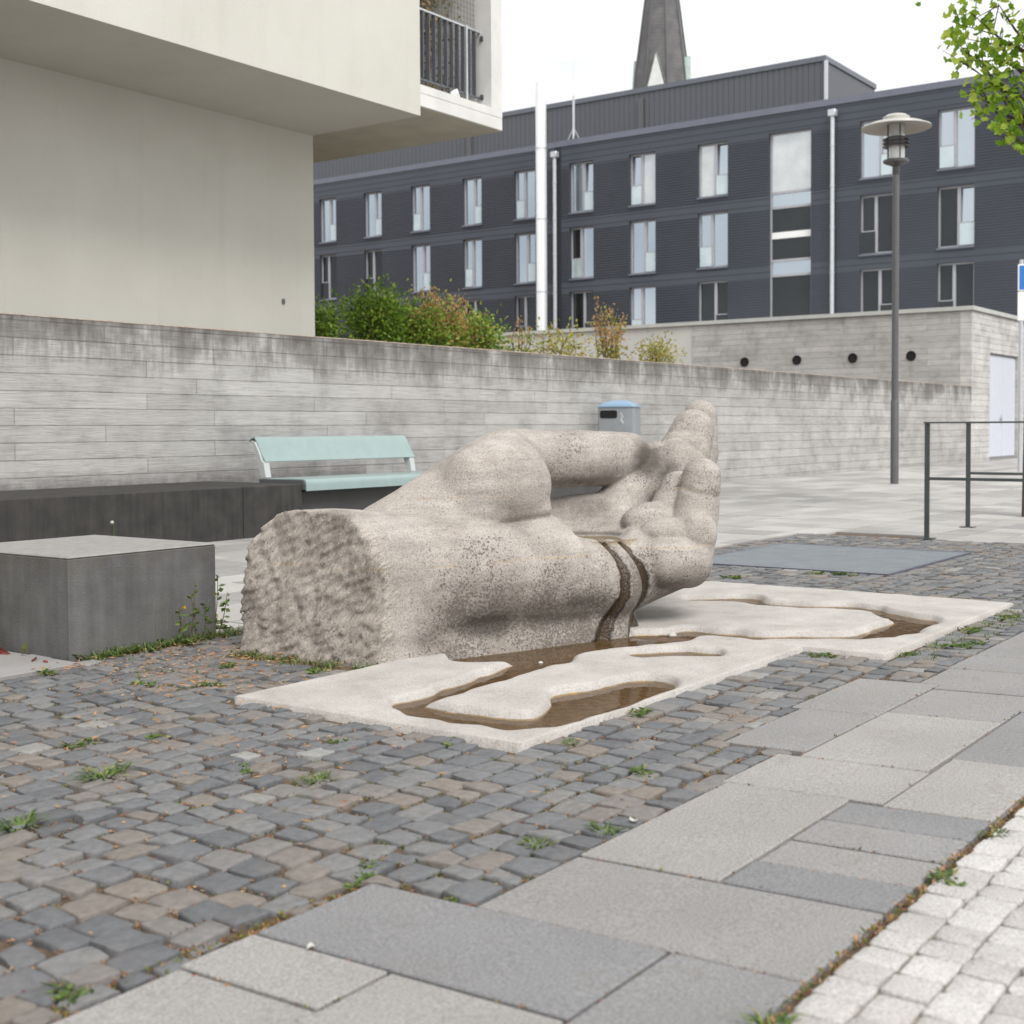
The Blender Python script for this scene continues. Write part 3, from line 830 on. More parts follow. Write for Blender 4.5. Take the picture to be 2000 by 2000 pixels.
def chan_sdf(X, Y):
    d = np.full(X.shape, 9.0)
    wx = X + .05 * (vnoise(X * 4.2, Y * 4.2, 0 * X) - .5); wy = Y + .05 * (vnoise(X * 4.2, Y * 4.2 + 7, 0 * X + 3) - .5)
    z0 = np.zeros_like(X); rs = 1.08
    for L in CH:
        for a, b in zip(L[:-1], L[1:]):
            d = smin(d, cone((wx, wy, z0), (a[0], a[1], 0, a[2] * rs), (b[0], b[1], 0, b[2] * rs)), .07)
    return d
bas = thing('stone_basin', 'flat pale stone basin of two slabs with winding water channels under the stone hand', 'fountain basin', (4.4, 3.0, zg(3)))
for (x0, x1, y0, y1) in BASIN:
    s = .0125
    nx_, ny_ = int((x1 - x0) / s), int((y1 - y0) / s)
    X, Y = np.meshgrid(np.linspace(x0, x1, nx_), np.linspace(y0, y1, ny_), indexing='ij')
    # steep far banks, gentle near banks that slope down into the water
    rim = 0
    for q in np.linspace(0, .17, 9):
        d = chan_sdf(X + .80 * q, Y + .60 * q)
        r_ = np.clip((.018 - d) / .045, 0, 1); r_ = r_ * r_ * (3 - 2 * r_)
        k_ = q / .18
        rim = np.maximum(rim, r_ * (1 - k_ * k_ * (3 - 2 * k_)))
    er = np.minimum(np.minimum(X - x0, x1 - X), np.minimum(Y - y0, y1 - Y))
    top = np.interp(Y, [2.1, 2.5, 5], [zg(2.1), zg(2.5), zg(4.2)]) + .020
    Zt = top - .056 * rim - .004 * np.clip(1 - er / .012, 0, 1) + .005 * (vnoise(X * 2.5, Y * 2.5, 0 * X + 4) - .5) + .0025 * (vnoise(X * 17, Y * 17, 0 * X) - .5)
    V = np.stack([X, Y, Zt], -1).reshape(-1, 3)
    I = np.arange(nx_ * ny_).reshape(nx_, ny_)
    F = np.stack([I[:-1, :-1], I[1:, :-1], I[1:, 1:], I[:-1, 1:]], -1).reshape(-1, 4)
    bd = np.concatenate([I[:, 0], I[-1, 1:], I[-2::-1, -1], I[0, -2:0:-1]])
    lo = V[bd].copy(); lo[:, 2] -= .10
    k0 = len(V); nb = len(bd); V = np.concatenate([V, lo])
    j = np.arange(nb); jn = (j + 1) % nb
    F = np.concatenate([F, np.stack([bd[j], k0 + j, k0 + jn, bd[jn]], 1)])
    wet = np.concatenate([rim.ravel(), np.zeros(nb)])
    mesh_object('slab', V, F, M['basin'], {'wet': wet}, base=(4.4, 3.0, zg(3)), parent=bas).location = (0, 0, 0)
g = MB()
for (x0, x1, y0, y1) in BASIN:
    zw = [zg(y0 + .1) - .028, zg(y1 - .1) - .028]
    g.quad((x0 + .08, y0 + .1, -.064), (x1 - .08, y0 + .1, -.064), (x1 - .08, y1 - .06, -.064), (x0 + .08, y1 - .06, -.064))
tag(g.build('basin_water', M['water'], fix=False), kind='structure')

# ------------------------------------------------------------------ walls
def wall(name, boxes, m, label, cat, base):
    g = MB()
    for b in boxes: g.box(*b)
    return tag(g.build(name, m, base=base), label, cat)
YW = 10.33
w = wall('concrete_wall', [(-12, 34.95, YW, YW + .34, -.1, 2.022)], M['board'], 'long grey board-marked concrete wall with dark stains behind the bench and bin', 'wall', (12, YW, 0))
g = MB()
V, F = [], []
xs_ = np.linspace(-12, 34.95, 700)
for i, x in enumerate(xs_):
    h = 2.030 + .006 * float(vnoise(np.array(x * 6.0), np.array(0.), np.array(0.))) + .004 * rnd.random()
    V += [(x, YW - .004, 2.020), (x, YW - .002, h - .006), (x, YW + .10, h + .004), (x, YW + .34, h)]
    if i:
        for k in range(3): F.append((4 * i - 4 + k, 4 * i + k, 4 * i + k + 1, 4 * i - 3 + k))
g.add(V, F)
g.build('coping', M['coping'], w, fix=False)

st = thing('concrete_outbuilding', 'pale concrete flat-roofed block with round vent holes and a pale steel door', 'outbuilding', (38, 14, 0))
XC = 34.95
# front (towards -Y) with the door opening, side (towards -X) with vents
g = MB()
DX0, DX1, DZ = 36.6, 39.4, 2.97
for b in ((XC, DX0, YW, YW + .3, 0, 4.0), (DX1, 62, YW, YW + .3, 0, 4.0), (DX0, DX1, YW, YW + .3, DZ, 4.0)): g.box(*b)
g.build('front_wall', M['board_far'], st)
g = MB()
g.box(XC + .003, XC + .3, YW + .3, 18.5, 0, 4.0)
for hy in (16.78, 15.175, 13.544, 11.925): pass
g.build('side_wall', M['board_side'], st)
g = MB(); g.box(XC + .01, XC + .29, 18.504, 27, 0, 4.0)
tag(g.build('plain_side_panel', plain('smooth_pale_concrete', (.50, .50, .48), .85, .06, 1.5), st))
for hy in (16.78, 15.175, 13.544, 11.925):
    g = MB(); Mx = Matrix.Translation((XC - .002, hy, 2.87)) @ Matrix.Rotation(R(-90), 4, 'Y')
    n_ = 24
    oc = [(.135 * math.cos(2 * math.pi * k / n_), .135 * math.sin(2 * math.pi * k / n_)) for k in range(n_)]
    ic = [(.105 * math.cos(2 * math.pi * k / n_), .105 * math.sin(2 * math.pi * k / n_)) for k in range(n_)]
    P = [Mx @ Vector((x, y, .012)) for x, y in oc] + [Mx @ Vector((x, y, .014)) for x, y in ic] + [Mx @ Vector((x, y, .002)) for x, y in ic] + [Mx @ Vector((x, y, 0)) for x, y in oc]
    F = []
    for r_ in range(2):
        for k in range(n_): F.append((r_ * n_ + k, r_ * n_ + (k + 1) % n_, (r_ + 1) * n_ + (k + 1) % n_, (r_ + 1) * n_ + k))
    F += [(k, 3 * n_ + k, 3 * n_ + (k + 1) % n_, (k + 1) % n_) for k in range(n_)]
    F.append(tuple(2 * n_ + k for k in range(n_)))
    g.add(P, F); g.build('vent_hole', M['black'], st)
g = MB()
g.box(XC - .06, XC + .36, YW - .06, 27, 4.003, 4.11); g.box(XC + .36, 62, YW - .06, YW + .36, 4.003, 4.11); g.box(XC + .36, 62, YW + .36, 27, 3.9, 4.02)
g.build('roof_cap', M['cap'], st)
d = MB(); d.box(DX0, DX1, YW + .10, YW + .13, .0, DZ); d_ = d.build('frame', M['frame'], st)
for k in (0, 1):
    xa = DX0 + .08 + k * (DX1 - DX0 - .16) / 2
    g = MB(); g.box(xa + .01, xa + (DX1 - DX0 - .16) / 2 - .01, YW + .06, YW + .098, .14, DZ - .07, b=.004)
    dl = g.build('door', M['door'], st)
    if k == 0:
        g = MB(); g.box(xa + 1.20, xa + 1.27, YW + .04, YW + .058, 1.05, 1.3); g.box(xa + 1.05, xa + 1.27, YW + .015, YW + .039, 1.18, 1.22)
        g.build('handle', M['steel'], dl)
g = MB(); g.box(DX0, DX1, YW + .02, YW + .099, -.02, .12); g.build('threshold', M['slab'], st)

# dark ledge running along the foot of the wall, three cast lengths
YL = 9.0
for i, (a, b) in enumerate(((-6.2, 2.9), (2.906, 8.345), (8.352, 9.10))):
    g = MB(); g.box(a, b, YL, YW - .004, -.05, .478, b=.008)
    lab = ['long dark cast stone ledge at the far left end of the wall', 'dark cast stone ledge along the wall behind the grey block', 'short dark ledge length beside the left end of the mint bench'][i]
    tag(g.build('stone_ledge', M['ledge'], base=((a + b) / 2, YL, 0)), lab, 'ledge', 'cast ledges along the wall')
g = MB(); g.box(9.106, 15.0, YL + .10, YW - .004, -.05, .400, b=.006)
tag(g.build('stone_ledge', plain('ledge_grey', (.055, .054, .054), .75, .15, 5, bump=.4), base=(11.5, YL, 0)), 'lower grey stone plinth carrying the mint green bench', 'ledge', 'cast ledges along the wall')

# grey block seat
BX0, BX1, BY0, BY1 = 3.672, 4.545, 5.11, 6.08
bl = thing('block_seat', 'square grey concrete block seat with weeds growing along its foot', 'block seat', (4.1, 5.6, zg(5.6)))
g = MB(); g.box(BX0, BX1, BY0, BY1, -.10, .414, b=.003); g.build('block', M['block'], bl)
g = MB(); g.box(BX0 - .0005, BX1 + .0005, BY0 - .0005, BY1 + .0005, .4145, .428, b=.006); g.build('top', M['block_top'], bl)

# ------------------------------------------------------------------ bench
be = thing('bench', 'pale mint green metal bench with a tilted backrest set on the stone plinth', 'bench', (10.2, 9.4, .45))
def sheet(prof, x0, x1, th):
    """bent sheet: profile in (y,z), thickness th"""
    g = MB(); n_ = len(prof); V = []
    for i, (y, z) in enumerate(prof):
        a = Vector(prof[max(i - 1, 0)]); b = Vector(prof[min(i + 1, n_ - 1)]); t = (b - a).normalized(); nn = Vector((-t.y, t.x))
        for x in (x0, x1): V += [(x, y, z), (x, y + nn.x * th, z + nn.y * th)]
    F = []
    for i in range(n_ - 1):
        o, p = 4 * i, 4 * i + 4
        F += [(o, p, p + 2, o + 2), (o + 1, o + 3, p + 3, p + 1), (o, o + 1, p + 1, p), (o + 2, p + 2, p + 3, o + 3)]
    F += [(0, 2, 3, 1), (4 * n_ - 4, 4 * n_ - 3, 4 * n_ - 1, 4 * n_ - 2)]
    g.add(V, F); return g
seat_prof = [(8.965, .408)] + [(8.965, .455)] + [(8.965 + .045 * (1 - math.cos(t)), .475 + .045 * math.sin(t)) for t in np.linspace(.1, math.pi / 2, 8)] + [(9.2, .521), (9.45, .517), (9.62, .515)]
sheet(seat_prof, 9.125, 11.42, -.012).build('seat', M['mint'], be, smooth=50)
bk = [(9.555, .683), (9.60, .75), (9.66, .86)] + [(9.69 + .035 * math.sin(t) - .015, .885 + .04 * math.sin(t) * (1 if t < 1.6 else 1)) for t in np.linspace(.2, 1.5, 6)] + [(9.735, .922), (9.775, .905), (9.79, .885)]
sheet(bk, 9.16, 11.45, -.010).build('backrest', M['mint'], be, smooth=50)
for x in (9.135, 11.36):
    g = MB()
    pts = [(9.60, .50), (9.565, .60), (9.60, .69), (9.665, .84), (9.70, .90)]
    pr = [(9.53, .528), (9.558, .672), (9.587, .690), (9.632, .79), (9.685, .875), (9.735, .888), (9.715, .86), (9.675, .76), (9.64, .66), (9.60, .528)]
    V = [(x, y, z) for y, z in pr] + [(x + .075, y, z) for y, z in pr]
    n_ = len(pr)
    g.add(V, [tuple(range(n_)), tuple(range(n_, 2 * n_))[::-1]] + [(i, (i + 1) % n_, n_ + (i + 1) % n_, n_ + i) for i in range(n_)])
    g.build('side_frame', M['mint_frame'], be)
g = MB()
pr = [(8.972, .42), (8.972, .47), (9.005, .512), (9.60, .512), (9.60, .42)]
V = [(9.112, y, z) for y, z in pr] + [(9.123, y, z) for y, z in pr]; n_ = 5
g.add(V, [tuple(range(n_)), tuple(range(n_, 2 * n_))[::-1]] + [(i, (i + 1) % n_, n_ + (i + 1) % n_, n_ + i) for i in range(n_)])
g.build('end_plate', M['darkgrey'], be)

# ------------------------------------------------------------------ litter bin
bx, by = 16.37, 9.83
bn = thing('litter_bin', 'grey litter bin with a domed light blue lid standing by the concrete wall', 'bin', (bx, by, .05))
ang = math.atan2(-.515, -.857) - R(16)
Mb = Matrix.Translation((bx, by, 0)) @ Matrix.Rotation(ang, 4, 'Z')      # local +X faces the front
hw, hd = .272, .19
def rrect(hx, hy, r, n=5):
    P = []
    for cx, cy, a0 in ((hx - r, hy - r, 0), (-hx + r, hy - r, 90), (-hx + r, -hy + r, 180), (hx - r, -hy + r, 270)):
        for k in range(n + 1):
            a = R(a0 + 90 * k / n); P.append((cx + r * math.cos(a), cy + r * math.sin(a)))
    return P
def loft(g, secs, Mx, capb=True, capt=True):
    n_ = len(secs[0][0]); V = []
    for P, z in secs: V += [Mx @ Vector((x, y, z)) for x, y in P]
    F = [(i * n_ + k, i * n_ + (k + 1) % n_, (i + 1) * n_ + (k + 1) % n_, (i + 1) * n_ + k) for i in range(len(secs) - 1) for k in range(n_)]
    if capb: F.append(tuple(range(n_))[::-1])
    if capt: F.append(tuple((len(secs) - 1) * n_ + k for k in range(n_)))
    g.add(V, F)
g = MB(); loft(g, [(rrect(hd, hw, .035), .12), (rrect(hd, hw, .035), 1.288)], Mb); body = g.build('body', M['binbody'], bn, smooth=35)
g = MB(); loft(g, [(rrect(hd - .04, hw - .05, .03), .04), (rrect(hd - .04, hw - .05, .03), .119)], Mb); g.build('foot', M['darkgrey'], bn)
g = MB(); loft(g, [(rrect(hd + .015, hw + .018, .04), 1.292), (rrect(hd + .015, hw + .018, .04), 1.302), (rrect(hd - .01, hw - .03, .05), 1.335), (rrect(hd - .06, hw - .10, .06), 1.375), (rrect(hd - .12, hw - .19, .04), 1.393)], Mb)
g.build('lid', M['binlid'], bn, smooth=60)
g = MB()
Mo = Mb @ Matrix.Translation((hd + .001, -.105, 1.19)) @ Matrix.Rotation(R(90), 4, 'Y') @ Matrix.Rotation(R(90), 4, 'Z')
op = [(x, y) for x, y in rrect(.128, .056, .03)]
g.prism(op, Mo, .006); g.build('slot', M['black'], bn)
g = MB()
for (yy, zz_, s) in ((.10, 1.16, .016), (.085, 1.11, .02), (.108, 1.075, .015), (.08, 1.20, .011)):
    g.prism([(s * math.cos(a) * rnd.uniform(.6, 1.2), s * 1.6 * math.sin(a) * rnd.uniform(.6, 1.2)) for a in np.linspace(0, 2 * math.pi, 9)[:-1]], Mb @ Matrix.Translation((hd + .0005, yy, zz_)) @ Matrix.Rotation(R(90), 4, 'Y') @ Matrix.Rotation(R(90), 4, 'Z'), .002)
g.build('scratched_emblem', plain('worn_sticker', (.52, .55, .57), .5, .1, 20), bn)

# ------------------------------------------------------------------ street lamp
lx, ly = 22.663, 8.015
lp = thing('street_lamp', 'slim grey street lamp with a wide pale disc above a glass cylinder', 'street lamp', (lx, ly, zg(ly)))
LB = zg(ly)
g = MB(); g.lathe([(.0, LB - .02), (.071, LB - .02), (.071, 1.44), (.066, 1.455), (.0, 1.456)], (lx, ly, 0), 24); g.build('base_sleeve', M['darkgrey'], lp, smooth=50)
g = MB(); g.lathe([(.060, 1.457), (.058, 3.5), (.056, 5.36), (.062, 5.365), (.062, 5.50), (.0, 5.50)], (lx, ly, 0), 24); g.build('pole', M['darkgrey'], lp, smooth=50)
g = MB(); g.lathe([(.0, 5.50), (.07, 5.505), (.215, 5.565), (.222, 5.60), (.20, 5.615), (.0, 5.616)], (lx, ly, 0), 32); g.build('gallery', M['darkgrey'], lp, smooth=50)
g = MB(); g.lathe([(.145, 5.617), (.145, 6.225)], (lx, ly, 0), 32); g.build('glass_cylinder', M['lampglass'], lp, smooth=True)
g = MB(); g.lathe([(.0, 5.62), (.095, 5.62), (.095, 5.78), (.06, 5.82), (.06, 6.1), (.0, 6.1)], (lx, ly, 0), 24); g.build('lamp_core', plain('lamp_core_white', (.78, .80, .78), .4, .03, 4), lp, smooth=50)
for k in range(3):
    z0 = 5.83 + k * .062
    g = MB(); g.lathe([(.152, z0 + .035), (.225, z0), (.23, z0 + .012), (.152, z0 + .052)], (lx, ly, 0), 32); g.build('louvre', M['darkgrey'], lp, smooth=40)
for k in range(4):
    a = R(45 + 90 * k); g = MB(); c_, s_ = lx + .155 * math.cos(a), ly + .155 * math.sin(a)
    g.tube([(c_, s_, 5.61), (c_, s_, 6.23)], .010, 6); g.build('rod', M['darkgrey'], lp)
g = MB(); g.lathe([(.0, 6.20), (.2, 6.205), (.45, 6.185), (.585, 6.15), (.595, 6.158), (.585, 6.18), (.45, 6.235), (.23, 6.285), (.23, 6.34), (.16, 6.385), (.0, 6.39)], (lx, ly, 0), 48); g.build('disc', M['lampdisc'], lp, smooth=35)

# ------------------------------------------------------------------ railings
for i, (rx, ry, lab) in enumerate(((12.212, 4.01, 'dark metal railing nearer the drain grate, first of the two'), (13.779, 4.10, 'dark metal railing farther from the drain grate, standing on a foot plate'))):
    rl = thing('railing', lab, 'railing', (rx, ry, zg(ry)), 'railings beside the square')
    for yy in (ry, ry - 1.9):
        z0 = zg(yy)
        g = MB(); g.box(rx - .010, rx + .010, yy - .022, yy + .022, z0, 1.035 - .012); g.build('post', M['railpaint'], rl)
        g = MB(); g.box(rx - .06, rx + .06, yy - .07, yy + .07, z0 - .002, z0 + .008); g.build('foot_plate', M['railpaint'], rl)
    g = MB(); g.box(rx - .021, rx + .021, ry - 1.93, ry + .03, 1.0235, 1.037); g.build('top_rail', M['railpaint'], rl)
    g = MB(); g.box(rx - .012, rx + .012, ry - 1.878, ry - .0225, .50 - .003, .524); g.build('middle_rail', M['railpaint'], rl)

# floor grate
gr = thing('floor_grate', 'large blue-grey steel grate set flush in the cobbles behind the hand', 'floor grate', (10, 4.1, zg(4)))
x0, x1, y0, y1 = GRATE
zt = zg(4.1) + .006
g = MB(); g.box(x0, x1, y0, y0 + .03, zt - .05, zt); g.box(x0, x1, y1 - .03, y1, zt - .05, zt); g.box(x0, x0 + .03, y0 + .031, y1 - .031, zt - .05, zt); g.box(x1 - .03, x1, y0 + .031, y1 - .031, zt - .05, zt)
g.build('frame', M['parapet'], gr)
g = MB()
x = x0 + .045
while x < x1 - .04:
    g.box(x, x + .016, y0 + .031, y1 - .031, zt - .03, zt - .002); x += .034
y = y0 + .06
while y < y1 - .04:
    g.box(x0 + .031, x1 - .031, y, y + .008, zt - .028, zt - .004); y += .05
g.build('grille', plain('grate_zinc', (.27, .30, .325), .5, .08, 5, metallic=.2), gr)

# ------------------------------------------------------------------ cream building with balcony
cb = thing('cream_building', 'cream rendered building with an overhanging upper floor and a corner balcony', 'building', (5, 12, 0))
CX, YO, YL2 = 11.365, 9.365, 11.0
g = MB(); g.box(-14, CX, YL2, 22, 1.5, 4.446); lw = g.build('lower_wall', M['cream'], cb)
g = MB(); g.box(-14, CX + .002, YO, 22, 4.447, 10.5); g.build('upper_wall', M['cream'], cb)
g = MB(); g.box(CX + .003, 12.912, YO + .004, 15, 4.555, 4.70, b=.006); g.box(CX + .003, 12.912, YO + .004, YO + .28, 4.701, 4.795, b=.004)
g.build('balcony_slab', M['balcony_white'], cb)
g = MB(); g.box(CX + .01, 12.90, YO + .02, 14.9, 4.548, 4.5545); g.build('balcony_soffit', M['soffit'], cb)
g = MB(); g.box(12.695, 12.91, YO + .006, 14.9, 4.796, 7.3); g.box(CX + .003, 12.91, YO + .008, 15, 7.3, 7.55)
g.build('balcony_fin', M['balcony_white'], cb)
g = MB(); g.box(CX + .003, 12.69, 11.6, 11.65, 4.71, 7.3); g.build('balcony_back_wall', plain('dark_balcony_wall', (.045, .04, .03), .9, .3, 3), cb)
# wall plug with a dark smear
g = MB(); Mx = Matrix.Translation((10.85, YL2 - .012, 2.467)) @ Matrix.Rotation(R(90), 4, 'X')
g.prism([(.022 * math.cos(a), .034 * math.sin(a)) for a in np.linspace(0, 2 * math.pi, 13)[:-1]], Mx @ Matrix.Translation((0, 0, -.012)), .014)
g.build('wall_fixing', M['darkgrey'], cb)
br = thing('balcony_railing', 'dark grey balcony railing of flat vertical bars with net behind', 'railing', (12, 9.5, 4.8))
YR = 9.545
za, zb = 4.935, 5.69
g = MB(); g.box(CX + .006, 12.694, YR - .015, YR + .015, zb, zb + .022); g.build('top_rail', M['steel'], br)
g = MB(); g.box(CX + .006, 12.694, YR - .012, YR + .012, za - .022, za); g.build('bottom_rail', M['balrail'], br)
x = CX + .03
while x < 12.66:
    g = MB(); g.box(x, x + .012, YR - .026, YR + .026, za + .001, zb - .001); g.build('bar', M['balrail'], br); x += .108
for x in (12.40, CX + .02):
    g = MB(); g.box(x, x + .03, YR - .03, YR - .016, 4.80, zb + .03); g.build('post', M['steel'], br)
for z in (5.62, 4.93):
    g = MB(); g.box(12.675, 12.725, YR - .05, YR - .02, z - .03, z + .03); g.tube([(12.70, YR - .06, z), (12.70, YR - .015, z)], .028, 10); g.build('bracket', M['darkgrey'], br)
nt = MB()
x = CX + .02
while x < 12.68: nt.box(x, x + .003, YR + .05, YR + .053, 4.80, 7.28); x += .06
z = 4.82
while z < 7.25: nt.box(CX + .01, 12.69, YR + .0535, YR + .0565, z, z + .003); z += .06
tag(nt.build('balcony_net', M['darkgrey'], base=(12, 9.6, 4.8)), 'fine dark safety net stretched behind the balcony railing', 'net')
sp = thing('spotlight', 'small white round spotlight clamped at the foot of the balcony railing', 'spotlight', (12.13, 9.47, 4.83))
g = MB(); Ms = Matrix.Translation((12.13, 9.46, 4.845)) @ Matrix.Rotation(R(70), 4, 'X') @ Matrix.Rotation(R(30), 4, 'Y')
pr = [(.0, -.06), (.045, -.055), (.06, -.02), (.062, .03), (.05, .035), (.0, .025)]
q = MB(); q.lathe(pr, (0, 0, 0), 20); g.add([Ms @ Vector(v) for v in q.v], q.f); g.build('lamp_head', M['white_sign'], sp, smooth=40)
g = MB(); g.box(12.10, 12.12, 9.47, 9.53, 4.80, 4.90); g.box(12.06, 12.17, 9.50, 9.53, 4.86, 4.92); g.build('bracket', M['darkgrey'], sp)

# ------------------------------------------------------------------ dark slate building
XB = 50.0
db = thing('dark_building', 'long dark slate-blue building clad in fine horizontal boards with rows of tall windows', 'building', (56, 30, 0))
COLS = [(47.89, 46.88), (44.82, 43.8), (41.74, 40.71), (38.55, 37.58), (35.54, 34.51), (32.5, 31.39), (29.4, 28.25), (26.07, 24.83), None, (19.01, 17.79), (15.99, 14.77), (12.6, 11.4), (9.3, 8.1)]
ROWS = [(10.62, 12.83), (7.68, 9.95), (4.80, 7.10)]
STAIR = (22.88, 21.19, 4.2, 12.86)
holes = []
for ci, c in enumerate(COLS):
    if c is None: continue
    for ri, (za, zb) in enumerate(ROWS):
        e = .10
        holes.append((min(c) - .05, max(c) + e, za, zb))
holes.append((STAIR[1] - .06, STAIR[0] + .06, STAIR[2], STAIR[3]))
Y0B, Y1B, ZT = 6.0, 58.0, 13.62
ysb = sorted({Y0B, Y1B} | {h[0] for h in holes} | {h[1] for h in holes})
zsb = sorted({0.0, ZT} | {h[2] for h in holes} | {h[3] for h in holes})
g = MB()
REV = .30
for i in range(len(ysb) - 1):
    for k in range(len(zsb) - 1):
        ym, zm = (ysb[i] + ysb[i + 1]) / 2, (zsb[k] + zsb[k + 1]) / 2
        if any(h[0] < ym < h[1] and h[2] < zm < h[3] for h in holes): continue
        g.quad((XB, ysb[i], zsb[k]), (XB, ysb[i], zsb[k + 1]), (XB, ysb[i + 1], zsb[k + 1]), (XB, ysb[i + 1], zsb[k]))
for a, b, c, d in holes:
    x = XB + REV
    g.quad((XB, a, c), (x, a, c), (x, a, d), (XB, a, d)); g.quad((XB, b, c), (XB, b, d), (x, b, d), (x, b, c))
    g.quad((XB, a, d), (x, a, d), (x, b, d), (XB, b, d)); g.quad((XB, a, c), (XB, b, c), (x, b, c), (x, a, c))
g.box(XB + .6, XB + 13, Y0B, Y1B, 0, ZT - .2)
g.quad((XB, Y0B, 0), (XB + .6, Y0B, 0), (XB + .6, Y0B, ZT), (XB, Y0B, ZT))
g.build('facade', M['slate'], db, fix=False)
g = MB(); g.box(XB - .05, XB + .45, Y0B, 33.32, ZT + .003, ZT + .26); g.box(XB - .03, XB + .45, 33.34, Y1B, ZT + .003, ZT + .25); g.build('parapet', M['parapet'], db)
g = MB(); g.box(XB + 2, XB + 7.7, 21.39, Y1B, ZT - .3, 15.98); ph = g.build('penthouse', M['seam'], db)
g = MB(); g.box(XB + 1.94, XB + 7.76, 21.33, Y1B, 15.983, 16.2); g.build('roof_edge', plain('roof_edge_metal', (.13, .14, .165), .4, .05, 2, metallic=.3), ph)
g = MB(); g.box(XB + 1.93, XB + 2.06, 21.27, 21.388, ZT, 15.98); g.build('corner_trim', M['steel'], ph)
for yy in (29.9, 39.6):
    g = MB(); g.box(XB + 1.90, XB + 1.998, yy, yy + .25, ZT, 15.7); g.build('downpipe', M['darkgrey'], ph)
g = MB(); g.box(XB - .012, XB - .003, 33.05, 33.38, 0, ZT); g.build('shadow_joint', plain('joint_black', (.018, .02, .026), .6, .1, 3), db)
for yy in (33.297, 20.179):
    g = MB(); g.tube([(XB - .14, yy, 3.9), (XB - .14, yy, 13.15)], .085, 12); g.box(XB - .27, XB - .01, yy - .16, yy + .16, 13.151, 13.42, b=.02)
    for z in (5, 7, 8.8, 10.4, 12): g.tube([(XB - .14, yy, z), (XB - .14, yy, z + .06)], .10, 12)
    g.build('drainpipe', M['steel'], db, smooth=40)
wr = random.Random(3)
SIDE = {(0, 0): 1, (0, 1): 0, (1, 0): 1, (1, 1): 0, (2, 0): 0, (2, 1): 1, (3, 0): 1, (3, 1): 0, (4, 0): 0, (4, 1): 1, (4, 2): 0, (5, 0): 1, (5, 1): 0, (5, 2): 1, (6, 0): 0, (6, 1): 1, (6, 2): 0, (7, 0): 1, (7, 1): 0, (7, 2): 1, (9, 0): 1, (9, 1): 0, (9, 2): 1, (10, 0): 0, (10, 1): 1, (10, 2): 0}
DARK = {(5, 2), (7, 2), (9, 1), (9, 2), (10, 1), (10, 2), (4, 2), (0, 1), (1, 1), (3, 2), (0, 2), (1, 2), (2, 2)}  # panes darkened by hand, dark reflections put into their material
BLIND = {(7, 0), (6, 0)}
for ci, c in enumerate(COLS):
    if c is None: continue
    for ri, (za, zb) in enumerate(ROWS):
        a, b = min(c) - .05, max(c) + .10        # b is on the left as seen
        x = XB + .15
        side = SIDE.get((ci, ri), wr.randint(0, 1))   # 1: narrow sash on the right (small y)
        f = .065
        g = MB()
        g.box(x, x + .09, a, a + f, za, zb); g.box(x, x + .09, b - f, b, za, zb); g.box(x, x + .09, a + f, b - f, zb - f, zb); g.box(x, x + .09, a + f, b - f, za, za + f)
        ym = a + (b - a) * (.44 if side else .56)
        g.box(x - .015, x + .09, ym - .06, ym + .06, za + f + .001, zb - f - .001)
        wf = g.build('window', M['frame'], db)
        pm = M['pane_dark'] if (ci, ri) in DARK else (M['pane_blind'] if (ci, ri) in BLIND else M['pane_sky'])
        pm2 = M['pane_sky'] if ((ci, ri) in BLIND or (ci, ri) == (10, 1)) else (M['pane_dark'] if (ci, ri) in ((5, 1),) else pm)
        lo_, hi_ = (a + f, ym - .06), (ym + .06, b - f)
        nar, wid = (lo_, hi_) if side else (hi_, lo_)
        tl = 0.0015
        g = MB(); g.quad((x + .05, wid[0], za + f), (x + .05 + tl, wid[1], za + f), (x + .05 + tl, wid[1], zb - f), (x + .05, wid[0], zb - f)); g.build('pane', pm, wf, fix=False)
        tilt = .09 if (ci, ri) in ((5, 0), (6, 0), (7, 0), (10, 1)) else .0
        g = MB(); g.quad((x + .05, nar[0], za + f), (x + .05, nar[1], za + f), (x + .05 + tilt, nar[1], zb - f), (x + .05 + tilt, nar[0], zb - f)); g.build('pane', pm2, wf, fix=False)
        zr = za + (zb - za) * .385
        g = MB(); g.box(x - .045, x - .02, nar[0] - .04, nar[1] + .04, zr, zr + .035); g.build('balustrade_rail', M['frame'], wf)
        g = MB(); g.box(x - .038, x - .028, nar[0] - .03, nar[1] + .03, za + .06, zr - .001); g.build('balustrade_glass', M['balu'] if pm is not M['pane_dark'] or (ci, ri) == (10, 1) else M['pane_dark'], wf)
        g = MB(); g.box(XB - .06, XB + .148, a - .02, b + .02, za - .07, za - .005); g.build('sill', M['parapet'], wf)
# stair window
a, b, za, zb = STAIR[1] - .06, STAIR[0] + .06, STAIR[2], STAIR[3]
x = XB + .15
g = MB()
g.box(x, x + .09, a, a + .07, za, zb); g.box(x, x + .09, b - .07, b, za, zb); g.box(x, x + .09, a + .07, b - .07, zb - .06, zb)
bars = [10.42, 10.02, 9.78, 8.35, 7.65, 7.30, 7.08, 5.0]
for z in (10.42, 9.82, 7.68, 7.08): g.box(x - .005, x + .09, a + .071, b - .071, z, z + .10)
wf = g.build('stair_window', M['frame'], db)
for (p, q, m) in ((10.52, 12.80, 'pane_blind'), (9.92, 10.42, 'pane_sky'), (7.78, 9.82, 'pane_dark'), (7.18, 7.68, 'pane_sky'), (4.2, 7.08, 'pane_dark')):
    g = MB(); g.quad((x + .05, a + .07, p), (x + .052, b - .07, p), (x + .052, b - .07, q), (x + .05, a + .07, q)); g.build('pane', M[m], wf, fix=False)
